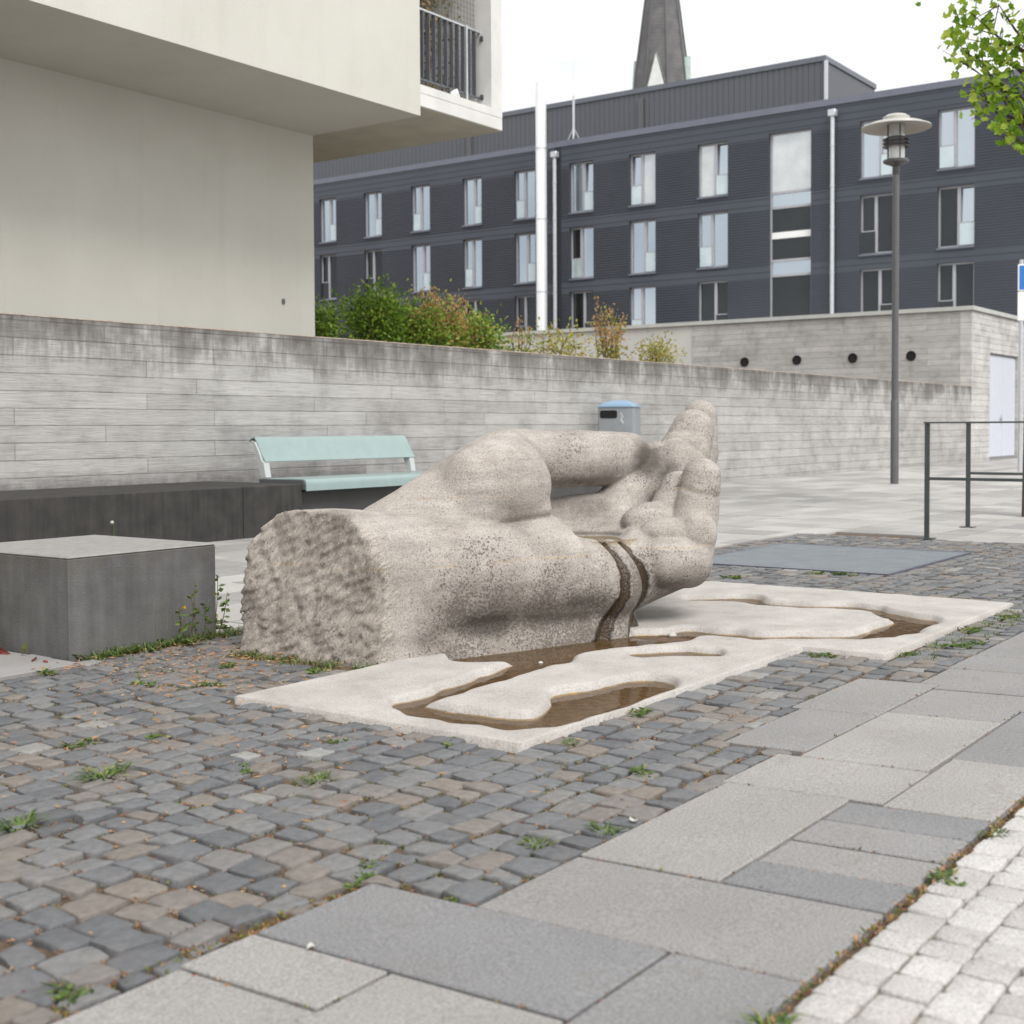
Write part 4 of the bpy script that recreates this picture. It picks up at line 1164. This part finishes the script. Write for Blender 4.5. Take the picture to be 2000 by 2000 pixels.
for z in (8.62, 5.05):
    g = MB(); g.box(x + .01, x + .045, a + .072, b - .072, z, z + .26); g.build('floor_slab', M['white_sign'], wf)
# roof mast and flue
mt = thing('roof_mast', 'thin white lightning mast on a small tripod on the dark roof', 'mast', (50.3, 33.2, 13.88))
mx_, my_ = 50.3, 32.55
g = MB(); g.tube([(mx_, my_, 14.1), (mx_, my_, 15.9)], .055, 8); g.tube([(mx_, my_, 15.9), (mx_, my_, 17.4)], .011, 6); g.build('rod', M['steel'], mt, smooth=40)
for a in (90, 210, 330):
    g = MB(); g.tube([(mx_, my_, 14.45), (mx_ + .35 * math.cos(R(a)), my_ + .35 * math.sin(R(a)), 13.88)], .03, 6); g.build('leg', M['steel'], mt)
fl = thing('flue', 'tall shiny white metal flue rising in front of the dark building', 'flue', (48.6, 33.17, 0))
g = MB(); pts = [(48.6, 33.17, z) for z in (1.8, 5.5, 16.23)]
g.tube(pts, .24, 20)
for z in (5.5, 6.4, 8.3, 10.9, 13.4, 15.6): g.tube([(48.6, 33.17, z), (48.6, 33.17, z + .05)], .247, 20)
g.build('stack', M['flue'], fl, smooth=40)
for z in (7.0, 10.2, 13.3):
    g = MB(); g.box(48.6, 49.0, 33.10, 33.14, z, z + .05); g.tube([(48.6, 33.17, z), (48.6, 33.17, z + .05)], .255, 20); g.build('bracket', M['steel'], fl)

# ------------------------------------------------------------------ church spire
sx, sy = 106.6, 59.4
ch = thing('church_spire', 'dark slate church spire with a pale gablet rising behind the dark building', 'church spire', (sx, sy, 0))
g = MB()
def octo(r, z, n=8, ph=-5.5): return [(sx + r * math.cos(R(ph + 45 * k)), sy + r * math.sin(R(ph + 45 * k)), z) for k in range(n)]
lv = [octo(2.62, 30.5), octo(2.42, 33), octo(1.5, 40), octo(.05, 52)]
V = [p for l in lv for p in l]
g.add(V, [(i * 8 + k, i * 8 + (k + 1) % 8, (i + 1) * 8 + (k + 1) % 8, (i + 1) * 8 + k) for i in range(3) for k in range(8)])
g.build('spire', M['spire'], ch)
g = MB(); g.box(sx - 2.6, sx + 2.6, sy - 2.6, sy + 2.6, 0, 30.5); g.build('tower', M['gablet'], ch)
for k in range(8):
    l = [octo(2.66, 30.4)[k], octo(2.45, 33)[k], octo(1.53, 40)[k], octo(.06, 52)[k]]
    g = MB(); g.tube(l, [.09, .09, .07, .03], 6); g.build('hip', M['darkgrey'], ch)
for k in range(4):
    a = R(17 + 90 * k)
    o = Vector((math.cos(a), math.sin(a), 0)); t_ = Vector((-o.y, o.x, 0)); c0 = Vector((sx, sy, 0)) + o * 2.62
    g = MB(); A_, B_, C_ = c0 - t_ * 1.0 + Vector((0, 0, 30.5)), c0 + t_ * 1.0 + Vector((0, 0, 30.5)), c0 + Vector((0, 0, 34.3))
    D_ = Vector((sx, sy, 34.3)) + o * 1.4
    D2, D3 = A_ - o * 1.0, B_ - o * 1.0
    g.add([A_, B_, C_], [(0, 1, 2)]); gf = g.build('gablet', M['gablet'], ch, fix=False)
    g = MB(); g.add([A_ - t_ * .15, C_ + Vector((0, 0, .2)), D_, D2, B_ + t_ * .15, D3], [(0, 1, 2, 3), (4, 5, 2, 1)]); g.build('gablet_roof', M['copper'], ch, fix=False)

# ------------------------------------------------------------------ sign at the right edge
sg = thing('road_sign', 'blue and white sign plates on a grey post at the right edge of the square', 'sign', (29.9, 7.8, zg(7.8)))
g = MB(); g.tube([(29.95, 7.80, zg(7.8)), (29.95, 7.80, 4.6)], .045, 12); g.build('post', M['steel'], sg, smooth=40)
Ms = Matrix.Translation((29.90, 7.80, 4.20)) @ Matrix.Rotation(R(-90), 4, 'Y')
vd = Matrix.Rotation(R(-50), 4, 'Z')
def plate(name, w0, w1, z0, z1, dx, m, par):
    g = MB(); q = MB(); q.box(-.006 + dx, .006 + dx, w0, w1, z0, z1, b=.003)
    T = Matrix.Translation((29.90, 7.80, 0)) @ Matrix.Rotation(R(28), 4, 'Z')
    g.add([T @ Vector(v) for v in q.v], q.f); return g.build(name, m, par)
p1 = plate('sign_plate', -.60, .06, 3.92, 4.50, 0, M['white_sign'], sg)
plate('blue_panel', -.57, .03, 3.95, 4.47, -.010, M['blue_sign'], p1)
plate('sign_plate', -.60, .06, 3.28, 3.90, 0, M['white_sign'], sg)

# ------------------------------------------------------------------ plants
def frame_of(d, rng):
    d = d.normalized(); a = d.cross(Vector((rng.uniform(-1, 1), rng.uniform(-1, 1), rng.uniform(-1, 1)))).normalized()
    return d, a, d.cross(a)
def leaf(g, p, d, L, W, rng, tint, fold=.25, lobes=False):
    d, a, b = frame_of(d, rng)
    g.tint = tint
    if lobes:
        pts = [(0, 0), (.16, .30), (.10, .55), (.42, .42), (.62, .50), (.68, .24), (1, 0), (.68, -.24), (.62, -.50), (.42, -.42), (.10, -.55), (.16, -.30)]
        P = [p + d * (x * L) + a * (y * W) + b * (-abs(y) * fold * W - x * x * .2 * L) for x, y in pts]
        c = p + d * (.4 * L)
        g.add([c] + P, [(0, i + 1, (i + 1) % 12 + 1) for i in range(12)])
    else:
        m = p + d * (.5 * L)
        g.add([p, m + a * (W * .5) - b * (fold * W), p + d * L - b * (.15 * L), m - a * (W * .5) - b * (fold * W), m + b * .01 * L], [(0, 1, 4), (1, 2, 4), (2, 3, 4), (3, 0, 4)])

def shrub(name, label, x, y, z0, w, h, nl, mat_leaf, seed, nst=14, ls=.06, seeds=0, lean=0, thin=1.0, group=None, yellow=0):
    rng = random.Random(seed)
    t = thing(name, label, 'shrub', (x, y, z0), group)
    st_, lf, sd, yl = MB(), MB(), MB(), MB()
    for s in range(nst):
        a = rng.uniform(0, 6.283); r0 = rng.uniform(0, .25) * w
        hh = h * rng.uniform(.55, 1.05)
        top = Vector((x + math.cos(a) * rng.uniform(.1, .62) * w + lean, y + math.sin(a) * rng.uniform(.1, .5) * min(w, .55), z0 + hh))
        b = Vector((x + math.cos(a) * r0, y + math.sin(a) * r0 * .4, z0))
        mid = (b + top) / 2 + Vector((rng.uniform(-.08, .08), rng.uniform(-.08, .08), .08 * h))
        path = [b, (b + mid) / 2 + Vector((0, 0, .03)), mid, (mid + top) / 2 + Vector((rng.uniform(-.03, .03), 0, .03)), top]
        st_.tube(path, [.012, .010, .007, .005, .002], 5)
        is_seed = rng.random() < seeds
        n_ = nl // nst
        for k in range(n_):
            u = (rng.random() ** .7) * 3.98
            i = int(u); p = path[i].lerp(path[i + 1], u - i)
            sp = .17 * w * (1.1 - .2 * u / 4) * thin
            off = Vector((rng.gauss(0, sp), rng.gauss(0, sp), rng.gauss(0, sp * .8)))
            q = p + off
            dd = (off.normalized() + Vector((rng.uniform(-.6, .6), rng.uniform(-.6, .6), rng.uniform(-.3, .7))))
            if is_seed and u > 1.6:
                q = p + off * .45
                leaf(sd, q, Vector((rng.uniform(-.5, .5), rng.uniform(-.5, .5), 1)), ls * rng.uniform(.35, .7), ls * .35, rng, rng.random())
            else:
                dep = max(0, min(1, .5 + off.length * 1.2 + rng.gauss(0, .2) - .15))
                (yl if rng.random() < yellow else lf).__class__  # choose mesh below
                tgt = yl if rng.random() < yellow else lf
                leaf(tgt, q, dd, ls * rng.uniform(.7, 1.3), ls * rng.uniform(.45, .7), rng, rng.random())
    st_.build('stem', M['stem'], t, fix=False)
    lf.build('foliage', mat_leaf, t, fix=False)
    if yl.v: yl.build('yellowed_leaves', M['shrub_yellow'], t, fix=False)
    if sd.v: tag(sd.build('seed_heads', M['dry_seed'], t, fix=False), kind='stuff')
    return t
ZB = 1.86
shrub('shrub', 'low bright green shrub tucked against the corner of the cream building', 11.75, 11.3, ZB, .55, .62, 1500, M['shrub_leaf'], 1)
shrub('shrub', 'large dark green shrub, the tallest leafy one behind the wall', 12.75, 11.25, ZB, .8, .92, 3600, M['shrub_leaf'], 2, 24)
shrub('shrub', 'mid green shrub between the tall leafy one and the rusty seed heads', 13.45, 11.2, ZB, .7, .74, 2600, M['shrub_leaf'], 3, 18, yellow=.15, seeds=.25)
shrub('shrub', 'shrub with rust coloured seed heads behind the wall left of the white flue', 14.0, 11.15, ZB, .85, .94, 3000, M['shrub_leaf'], 4, 24, seeds=.75, yellow=.45, ls=.07)
shrub('shrub', 'yellow green shrub at the right end of the dense planting', 14.85, 11.15, ZB, .7, .66, 2200, M['shrub_leaf'], 5, 18, yellow=.3, seeds=.12)
shrub('shrub', 'thin twig of rusty seeds standing below the white flue', 15.7, 11.15, ZB, .45, .72, 240, M['shrub_leaf'], 6, 8, seeds=.7, yellow=.5, thin=.6)
shrub('shrub', 'sparse low yellowing shrub behind the bin in front of the pale side wall', 16.9, 11.15, ZB, 1.2, .52, 900, M['shrub_yellow'], 7, 14, yellow=.3)
shrub('shrub', 'tall thin shrub with orange brown dry seed stalks above the thumb', 18.3, 11.15, ZB, 1.15, 1.15, 1100, M['shrub_yellow'], 8, 18, seeds=.75, ls=.07, thin=.42)
shrub('shrub', 'small yellow green bush, the rightmost one behind the wall', 19.9, 11.15, ZB, .78, .62, 1100, M['shrub_yellow'], 9, 16, ls=.055, yellow=.0)
# balcony greenery behind the net
bp_ = thing('balcony_plant', 'brownish climbing plant filling the balcony behind the net', 'plant', (11.9, 10.6, 4.71))
g = MB(); rg = random.Random(21)
for k in range(5200):
    p = Vector((rg.uniform(11.4, 12.66), rg.uniform(9.75, 10.5), 4.72 + 2.4 * rg.random()))
    if math.sin(p.x * 9 + p.z * 3) + rg.uniform(-.6, 1) < -.35: continue
    leaf(g, p, Vector((rg.uniform(-1, 1), rg.uniform(-1, 1), rg.uniform(-1, .5))), rg.uniform(.04, .08), .035, rg, rg.random())
g.build('foliage', M['balcony_plant'], bp_, fix=False)
g = MB()
for k in range(9):
    x = 11.5 + .13 * k; g.tube([(x, 10.9, 4.71), (x + rg.uniform(-.1, .1), 10.8, 5.8), (x + rg.uniform(-.2, .2), 10.8, 7.0)], .012, 5)
g.build('stem', M['stem'], bp_, fix=False)

# maple whose lowest branches hang into the top right corner
tx, ty = 15.75, 3.95
tz = zg(ty)
tr_ = thing('maple_tree', 'young maple with bright yellow green leaves hanging into the upper right corner', 'tree', (tx, ty, tz))
rg = random.Random(31)
g = MB(); limbs = []
g.tube([(tx, ty, tz - .1), (tx + .02, ty, 1.5), (tx - .03, ty + .02, 3.2), (tx, ty, 5.2), (tx + .05, ty, 7.6)], [.13, .11, .095, .07, .03], 12)
TIPS = [(15.44, 4.78, 5.42, .26), (15.44, 4.66, 5.15, .24), (15.44, 4.50, 5.40, .30), (15.44, 4.42, 5.02, .26), (15.44, 4.58, 4.86, .18), (15.44, 4.30, 5.32, .30), (15.44, 4.20, 5.0, .28), (15.5, 4.46, 4.66, .2),
        (15.44, 4.28, 4.72, .26), (15.44, 4.10, 4.55, .24), (15.44, 4.22, 4.40, .2), (15.46, 4.05, 4.85, .3), (15.44, 4.10, 4.25, .15), (15.44, 4.04, 5.4, .3), (15.44, 4.6, 5.7, .35), (15.44, 4.3, 5.75, .35), (15.5, 4.05, 4.18, .12)]
for k in range(70):
    a = rg.uniform(0, 6.283); rr_ = rg.uniform(.4, 1.7); z = rg.uniform(5.6, 8.4)
    TIPS.append((tx + math.cos(a) * rr_ * (1.2 - (z - 5.4) / 4), ty + math.sin(a) * rr_ * (1.2 - (z - 5.4) / 4), z, .38))
for k in range(14):
    a = rg.uniform(-2.6, .9); rr_ = rg.uniform(.5, 1.4)
    TIPS.append((tx + math.cos(a) * rr_, ty + math.sin(a) * rr_ - .2, rg.uniform(4.5, 5.6), .32))
lf = MB()
TIPS = [t_ for i, t_ in enumerate(TIPS) if i < 17 or not seen(t_[:3], 60)]
for (ax_, ay_, az_, sp) in TIPS:
    tip = Vector((ax_, ay_, az_)); zb_ = max(4.1, min(7.2, az_ - rg.uniform(.3, .9)))
    b = Vector((tx, ty, zb_)); m_ = b.lerp(tip, .55) + Vector((0, 0, -.06))
    g.tube([b, m_, tip], [.028, .014, .004], 6)
    for s in range(3):
        q = tip + Vector((rg.gauss(0, sp * .6), rg.gauss(0, sp * .6), rg.gauss(0, sp * .5))); g.tube([m_.lerp(tip, rg.random()), q], [.008, .003], 4)
    for s in range(int(104 * sp)):
        q = tip + Vector((rg.gauss(0, sp * .5), rg.gauss(0, sp * .36), rg.gauss(0, sp * .40)))
        leaf(lf, q, Vector((rg.uniform(-1, 1), rg.uniform(-1, 1), rg.uniform(-.9, .1))), rg.uniform(.07, .125), rg.uniform(.08, .12), rg, rg.random(), .2, True)
g.build('trunk', M['bark'], tr_, smooth=True, fix=False)
lf.build('crown', M['maple_leaf'], tr_, fix=False)

# weeds: low tufts and rosettes in the joints
def tuft_mesh(seed, kind):
    rg = random.Random(seed); g = MB()
    if kind == 'grass':
        for k in range(46):
            a = rg.uniform(0, 6.283); r = rg.uniform(.0, .035); L = rg.uniform(.03, .085)
            b = Vector((math.cos(a) * r * 1.6, math.sin(a) * r, 0)); o = Vector((math.cos(a + rg.uniform(-.6, .6)), math.sin(a + rg.uniform(-.6, .6)), 0))
            w = rg.uniform(.002, .0045); s = Vector((-o.y, o.x, 0)) * w
            m_ = b + o * L * .45 + Vector((0, 0, L * rg.uniform(.35, .6))); e = b + o * L * rg.uniform(.8, 1.1) + Vector((0, 0, L * rg.uniform(.1, .5)))
            g.tint = rg.uniform(0, .95)
            g.add([b - s, b + s, m_ + s, m_ - s, e], [(0, 1, 2, 3), (3, 2, 4)])
    else:
        for c in range(rg.randint(4, 7)):
            cx_, cy_ = rg.gauss(0, .035), rg.gauss(0, .022); sc = rg.uniform(.5, 1.0)
            for k in range(rg.randint(9, 17)):
                a = rg.uniform(0, 6.283); L = rg.uniform(.018, .05) * sc; W = L * rg.uniform(.25, .5)
                o = Vector((math.cos(a), math.sin(a), rg.uniform(.05, .9)))
                leaf(g, Vector((cx_ + rg.gauss(0, .008), cy_ + rg.gauss(0, .008), rg.uniform(.0, .012))), o, L, W, rg, min(1, max(0, rg.gauss(.5, .28))), .2)
    return g
WEEDS = [
    ('grass', 2.51, 3.33, 1.15, 'spiky bright grass tuft in the cobbles at the left, well clear of the basin'),
    ('rosette', 2.71, 3.71, 1.2, 'flat reddish green weed patch in the cobbles left of the spiky tuft'),
    ('rosette', 2.92, 3.62, .8, 'small round weed in the cobbles behind the spiky tuft'),
    ('rosette', 2.82, 3.03, .7, 'low weed in the cobbles between the spiky tuft and the basin corner'),
    ('grass', 2.85, 2.77, .75, 'pale grass tuft in the cobbles in front of the basin edge'),
    ('rosette', 3.23, 3.04, .85, 'weed in the cobbles just below the left edge of the basin'),
    ('grass', 2.06, 3.09, 1.1, 'grass tuft at the very left edge of the cobbles'),
    ('rosette', 2.31, 2.07, .85, 'greyish weed at the corner of the dark paving slab'),
    ('rosette', 2.29, 1.80, .5, 'tiny weed in the joint beside the large pale slab'),
    ('rosette', 3.46, 2.02, .95, 'bright green rosette in the cobbles to the right of the basin corner'),
    ('grass', 2.89, 1.78, .7, 'small grass sprout where the cobbles meet the slabs'),
    ('grass', 2.70, 1.87, .7, 'grass sprout in the cobbles near the slab edge, below the small sprout'),
    ('rosette', 4.23, 2.43, 1.15, 'bushy pale weed against the long right edge of the basin'),
    ('rosette', 2.94, .935, 1.1, 'grey green weed in the gap between slabs and pale setts'),
    ('grass', 3.36, .93, .55, 'small tuft in the gap at the right between slabs and setts'),
    ('grass', 2.05, .93, .8, 'dry tuft at the bottom edge between slabs and setts'),
    ('rosette', 1.47, 2.07, 1.0, 'pale weed at the bottom left corner of the cobbles'),
    ('rosette', 5.72, 2.36, 1.2, 'leafy weed in the notch between the two basin slabs'),
    ('rosette', 5.98, 2.05, 1.0, 'weed beside the near corner of the farther basin slab'),
    ('rosette', 6.33, 1.87, 1.3, 'flat weed patch between the far slabs and the farther basin slab'),
    ('rosette', 6.85, 2.02, 1.4, 'broad weed patch along the right edge of the farther basin slab'),
    ('rosette', 7.43, 1.99, 1.2, 'weed near the far right corner of the basin'),
    ('grass', 3.67, 2.40, .6, 'short grass at the near corner of the basin'),
    ('rosette', 3.47, 2.76, .7, 'low weed at the front edge of the basin left of its near corner'),
    ('rosette', 3.50, 4.42, 1.0, 'weed in the cobbles halfway between the grey block and the basin'),
    ('rosette', 3.44, 4.92, 1.1, 'weed in front of the near corner of the grey block'),
    ('rosette', 4.09, 4.00, 1.2, 'leafy weed along the foot of the rough cut forearm'),
    ('rosette', 4.25, 3.88, 1.2, 'weed where the cut forearm meets the basin slab'),
    ('rosette', 4.02, 4.42, 1.0, 'weed in the straw strewn cobbles left of the cut forearm'),
    ('rosette', 3.64, 4.15, 1.0, 'weed below the straw strewn cobbles'),
    ('grass', 3.78, 5.05, 1.3, 'grass clump at the foot of the grey block near its front corner'),
    ('grass', 4.05, 5.05, 1.5, 'grass clump at the foot of the grey block below its middle'),
    ('grass', 4.25, 5.06, 1.5, 'grass clump at the foot of the grey block below the yellow flower'),
    ('rosette', 4.50, 5.10, 1.6, 'broad leaved weed at the right end of the grey block'),
    ('rosette', 4.72, 5.25, 1.4, 'dark green weed just past the right corner of the grey block'),
    ('rosette', 8.94, 3.60, 1.6, 'weed in the cobbles in front of the steel grate'),
    ('rosette', 8.30, 4.05, 1.4, 'weed in the cobbles between the basin and the steel grate'),
]
protos = {}
for i, (kind, x, y, s, lab) in enumerate(WEEDS):
    key = (kind, i % 4)
    if key not in protos:
        protos[key] = tuft_mesh(100 + i, kind).build('weed', M['weed'], base=(0, 0, 0), fix=False); o = protos[key]
    else:
        o = protos[key].copy(); col.objects.link(o)
    o.location = (x, y, zg(y) - .004); o.scale = (s * .95, s * .95, s * (.55 if kind == 'rosette' else .62)); o.rotation_euler = (0, 0, rnd.uniform(0, 6.28))
    tag(o, lab, 'weed', 'weeds in the joints')
# countless bits in the joints: moss cushions, dry straw
gm, gs = MB(), MB(); rg = random.Random(77)
nst_ = len(COBV)
for k in range(nst_ * 7):
    st_i = rg.randrange(nst_); e0 = rg.randrange(12)
    p = COBV[st_i, e0] * (1 - .5) + COBV[st_i, (e0 + 1) % 12] * .5
    if rg.random() < .5: p = COBV[st_i, e0]
    nzv = math.sin(p[0] * 2.3 + 1) * math.sin(p[1] * 3.1 + .5) + math.sin(p[0] * 5.1 + p[1] * 4.3) * .5
    zb0 = zg(p[1]) - .0165
    if nzv + rg.gauss(0, .6) > .15:
        for c in range(rg.randint(3, 7)):
            q = Vector((p[0] + rg.gauss(0, .006), p[1] + rg.gauss(0, .005), zb0 + rg.uniform(.002, .011)))
            leaf(gm, q, Vector((rg.uniform(-1, 1), rg.uniform(-1, 1), rg.uniform(.0, .9))), rg.uniform(.005, .013), rg.uniform(.003, .007), rg, rg.random())
    else:
        for c in range(rg.randint(2, 5)):
            q = Vector((p[0] + rg.gauss(0, .007), p[1] + rg.gauss(0, .006), zb0 + rg.uniform(.003, .013)))
            leaf(gs, q, Vector((rg.uniform(-1, 1), rg.uniform(-1, 1), rg.uniform(-.05, .25))), rg.uniform(.006, .02), rg.uniform(.002, .006), rg, min(.999, rg.random() ** 1.2))
def strew(cx, cy, rx, ry, n_, up=.012):
    for k in range(n_):
        x, y = rg.gauss(cx, rx), rg.gauss(cy, ry)
        if any(a < x < b and c < y < d for a, b, c, d in BASIN) or (BX0 < x < BX1 and y > BY0): continue
        leaf(gs, Vector((x, y, zg(y) + rg.uniform(.001, up))), Vector((rg.uniform(-1, 1), rg.uniform(-1, 1), rg.uniform(-.05, .2))), rg.uniform(.015, .045), rg.uniform(.003, .009), rg, rg.uniform(.35, .95))
strew(4.15, 4.60, .30, .22, 420); strew(3.75, 4.25, .3, .3, 260); strew(4.1, 5.0, .35, .06, 140); strew(3.0, 3.3, .5, .6, 160)
for k in range(900):       # gap between slabs and setts
    x = rg.uniform(1.5, 5.5); y = rg.gauss(.948, .007)
    tgt = gm if rg.random() < .6 else gs
    leaf(tgt, Vector((x, y, zg(y) - .012 + rg.uniform(0, .012))), Vector((rg.uniform(-1, 1), rg.uniform(-1, 1), rg.uniform(.1, 1))), rg.uniform(.008, .024), rg.uniform(.004, .009), rg, rg.random())
for a, b, c, d in SLABS:   # slab joints
    for k in range(int(26 * ((b - a) + (d - c)))):
        if rg.random() < .5: x, y = rg.uniform(a, b), rg.choice((c, d)) + rg.uniform(-.003, .003)
        else: x, y = rg.choice((a, b)) + rg.uniform(-.003, .003), rg.uniform(c, d)
        tgt = gm if math.sin(x * 7 + y * 9) > .45 else gs
        leaf(tgt, Vector((x, y, zg(y) - .006 + rg.uniform(0, .006))), Vector((rg.uniform(-1, 1), rg.uniform(-1, 1), rg.uniform(0, .6))), rg.uniform(.006, .016), rg.uniform(.003, .007), rg, rg.random())
gg = MB()
def blades(x, y, n_, sp, L0, L1):
    for k in range(n_):
        bx0, by0 = x + rg.gauss(0, sp), y + rg.gauss(0, sp * .35)
        b_ = Vector((bx0, by0, zg(by0) - .014)); a_ = rg.uniform(0, 6.283); L = rg.uniform(L0, L1); o_ = Vector((math.cos(a_), math.sin(a_), 0)); w_ = Vector((-o_.y, o_.x, 0)) * rg.uniform(.0012, .003)
        m_ = b_ + o_ * L * .35 + Vector((0, 0, L * .55)); gg.tint = rg.uniform(0, .97)
        gg.add([b_ - w_, b_ + w_, m_ + w_, m_ - w_, b_ + o_ * L * .9 + Vector((0, 0, L * rg.uniform(.3, .8)))], [(0, 1, 2, 3), (3, 2, 4)])
for k in range(60): blades(rg.uniform(3.72, 4.72), 5.06 + rg.gauss(0, .025), 14, .035, .03, .09)
for k in range(34):
    tt = rg.random(); blades(4.36 - .08 * tt + rg.gauss(-.06, .05), 3.92 + .75 * tt, 10, .03, .02, .06)
for k in range(70): blades(rg.uniform(3.4, 4.7), rg.uniform(3.95, 5.0), 5, .02, .015, .045)
for k in range(90):
    x_, y_ = rg.uniform(1.1, 2.3), 2.045 + rg.gauss(0, .012)
    for c in range(8): leaf(gm if k % 3 else gs, Vector((x_ + rg.gauss(0, .012), y_ + rg.gauss(0, .008), zg(y_) - .014 + rg.uniform(0, .012))), Vector((rg.uniform(-1, 1), rg.uniform(-1, 1), rg.uniform(0, .8))), rg.uniform(.007, .016), rg.uniform(.003, .007), rg, rg.random())
for k in range(60): blades(rg.uniform(5.9, 8.2), rg.uniform(1.85, 2.08), 9, .03, .02, .055)
tag(gg.build('grass', M['weed'], fix=False), 'short loose grass along the block, the cut forearm and the far basin edge', 'grass', kind='stuff')
tag(gm.build('moss', M['moss'], fix=False), 'moss and tiny plants filling the joints of the paving', 'moss', kind='stuff')
tag(gs.build('dry_litter', M['straw'], fix=False), 'dry brown straw and leaf bits caught in the joints', 'plant litter', kind='stuff')

# flowering weed at the right end of the block
fw = thing('flowering_weed', 'tall branching weed with a yellow flower in front of the grey block', 'weed', (4.30, 5.02, zg(5)))
g, lf, fl_ = MB(), MB(), MB(); rg = random.Random(9)
for (dx, h, ln) in ((0, .32, .02), (.03, .27, -.05), (-.06, .2, -.03), (.14, .34, .03), (.17, .24, .06), (.10, .2, -.02)):
    b = Vector((4.30 + dx, 5.03 + rg.uniform(-.02, .02), zg(5) - .01)); e = b + Vector((ln, -.02, h)); m_ = b.lerp(e, .5) + Vector((.012, 0, 0))
    g.tube([b, m_, e], [.003, .0025, .0012], 5)
    for k in range(13):
        u = .22 + .75 * rg.random(); p = b.lerp(m_, u * 2) if u < .5 else m_.lerp(e, u * 2 - 1)
        leaf(lf, p, Vector((rg.uniform(-1, 1), rg.uniform(-.8, .3), rg.uniform(-.3, .7))), rg.uniform(.025, .055) * (1.25 - u * .6), rg.uniform(.014, .028), rg, rg.random())
leaf(fl_, Vector((4.235, 5.00, .135)), Vector((.3, -.5, .8)), .022, .022, rg, .5); leaf(fl_, Vector((4.24, 5.00, .135)), Vector((-.4, -.5, .5)), .022, .022, rg, .5)
g.build('stem', M['stem'], fw, fix=False); lf.build('foliage', M['weed'], fw, fix=False); fl_.build('flower', M['yellow'], fw, fix=False)
gs_ = thing('grass_stalk', 'thin bent grass stalk in front of the grey block face', 'grass stalk', (4.12, 5.03, zg(5)))
g = MB(); b = Vector((4.10, 5.03, zg(5))); g.tube([b, b + Vector((-.01, 0, .15)), b + Vector((0, 0, .21)), b + Vector((.035, -.01, .225))], [.0018, .0014, .001, .0008], 4)
g.tube([b + Vector((.06, 0, 0)), b + Vector((.055, 0, .24))], [.0016, .0008], 4)
g.build('stalk', M['weed'], gs_, fix=False)
dk = thing('dock_plant', 'reddish dock leaves lying at the left foot of the grey block', 'plant', (3.60, 5.30, zg(5.3)))
g = MB(); rg = random.Random(4)
for (x, y, dx, dy, dz, L, ti) in ((3.60, 5.45, -.2, 1, .2, .17, .15), (3.62, 5.28, -.7, -.5, .0, .13, .1), (3.61, 5.38, .0, -.4, .8, .07, .95), (3.59, 5.5, -.6, .8, .5, .14, .5), (3.60, 5.2, -.3, -.9, .05, .10, .2), (3.6, 5.6, -.5, .2, .7, .15, .9)):
    leaf(g, Vector((x, y, zg(y) + .004)), Vector((dx, dy, dz)), L, L * .36, rg, ti, .2)
g.build('foliage', M['redleaf'], dk, fix=False)
# seed clock and stalk behind the block
pf = thing('seed_clock', 'white dandelion clock on a thin stalk just behind the grey block', 'dandelion clock', (4.95, 6.3, zg(6.3)))
g = MB(); bx_, by_ = 4.88, 6.35; g.tube([(bx_, by_, zg(6.3)), (bx_, by_, .455)], .0022, 5); g.build('stalk', M['weed'], pf)
g = MB(); q = bmesh.new(); bmesh.ops.create_icosphere(q, subdivisions=2, radius=.011); q.verts.index_update()
g.add([Vector((bx_ - .012, by_, .465)) + v.co for v in q.verts], [[v.index for v in f.verts] for f in q.faces]); q.free(); g.build('seed_head', M['petal'], pf)
# pale petals and a pebble
for i, (x, y, s, rt, lab) in enumerate(((1.89, 1.86, .013, 20, 'pale crumpled petal on the corner of the small slab at the bottom left'), (3.0, 1.76, .017, 75, 'white petal lying where cobbles meet the slab edge'))):
    g = MB(); n_ = 10
    P = [(s * math.cos(a) * rnd.uniform(.8, 1.1), s * .6 * math.sin(a) * rnd.uniform(.8, 1.1), .003 + .004 * math.sin(2 * a + i)) for a in np.linspace(0, 2 * math.pi, n_ + 1)[:-1]]
    g.add([(0, 0, .001)] + P, [(0, k + 1, (k + 1) % n_ + 1) for k in range(n_)])
    o = g.build('petal', M['petal'], base=(0, 0, 0), fix=False); o.location = (x, y, zg(y) + .005); o.rotation_euler = (0, 0, R(rt))
    tag(o, lab, 'petal', 'fallen petals')
for (x, y, r, lab) in ((4.90, 3.36, .011, 'small white pebble in the water of the basin left of the overflow'), (5.93, 3.25, .022, 'pale pebble in the channel right of the overflow streaks')):
    q = bmesh.new(); bmesh.ops.create_icosphere(q, subdivisions=2, radius=r)
    for v in q.verts: v.co = Vector((v.co.x * 1.2, v.co.y, v.co.z * .7)) * rnd.uniform(.9, 1.1)
    q.verts.index_update(); g = MB(); g.add([v.co for v in q.verts], [[v.index for v in f.verts] for f in q.faces]); q.free()
    o = g.build('pebble', M['petal'], base=(0, 0, 0), smooth='all'); o.location = (x, y, -.062); tag(o, lab, 'pebble')
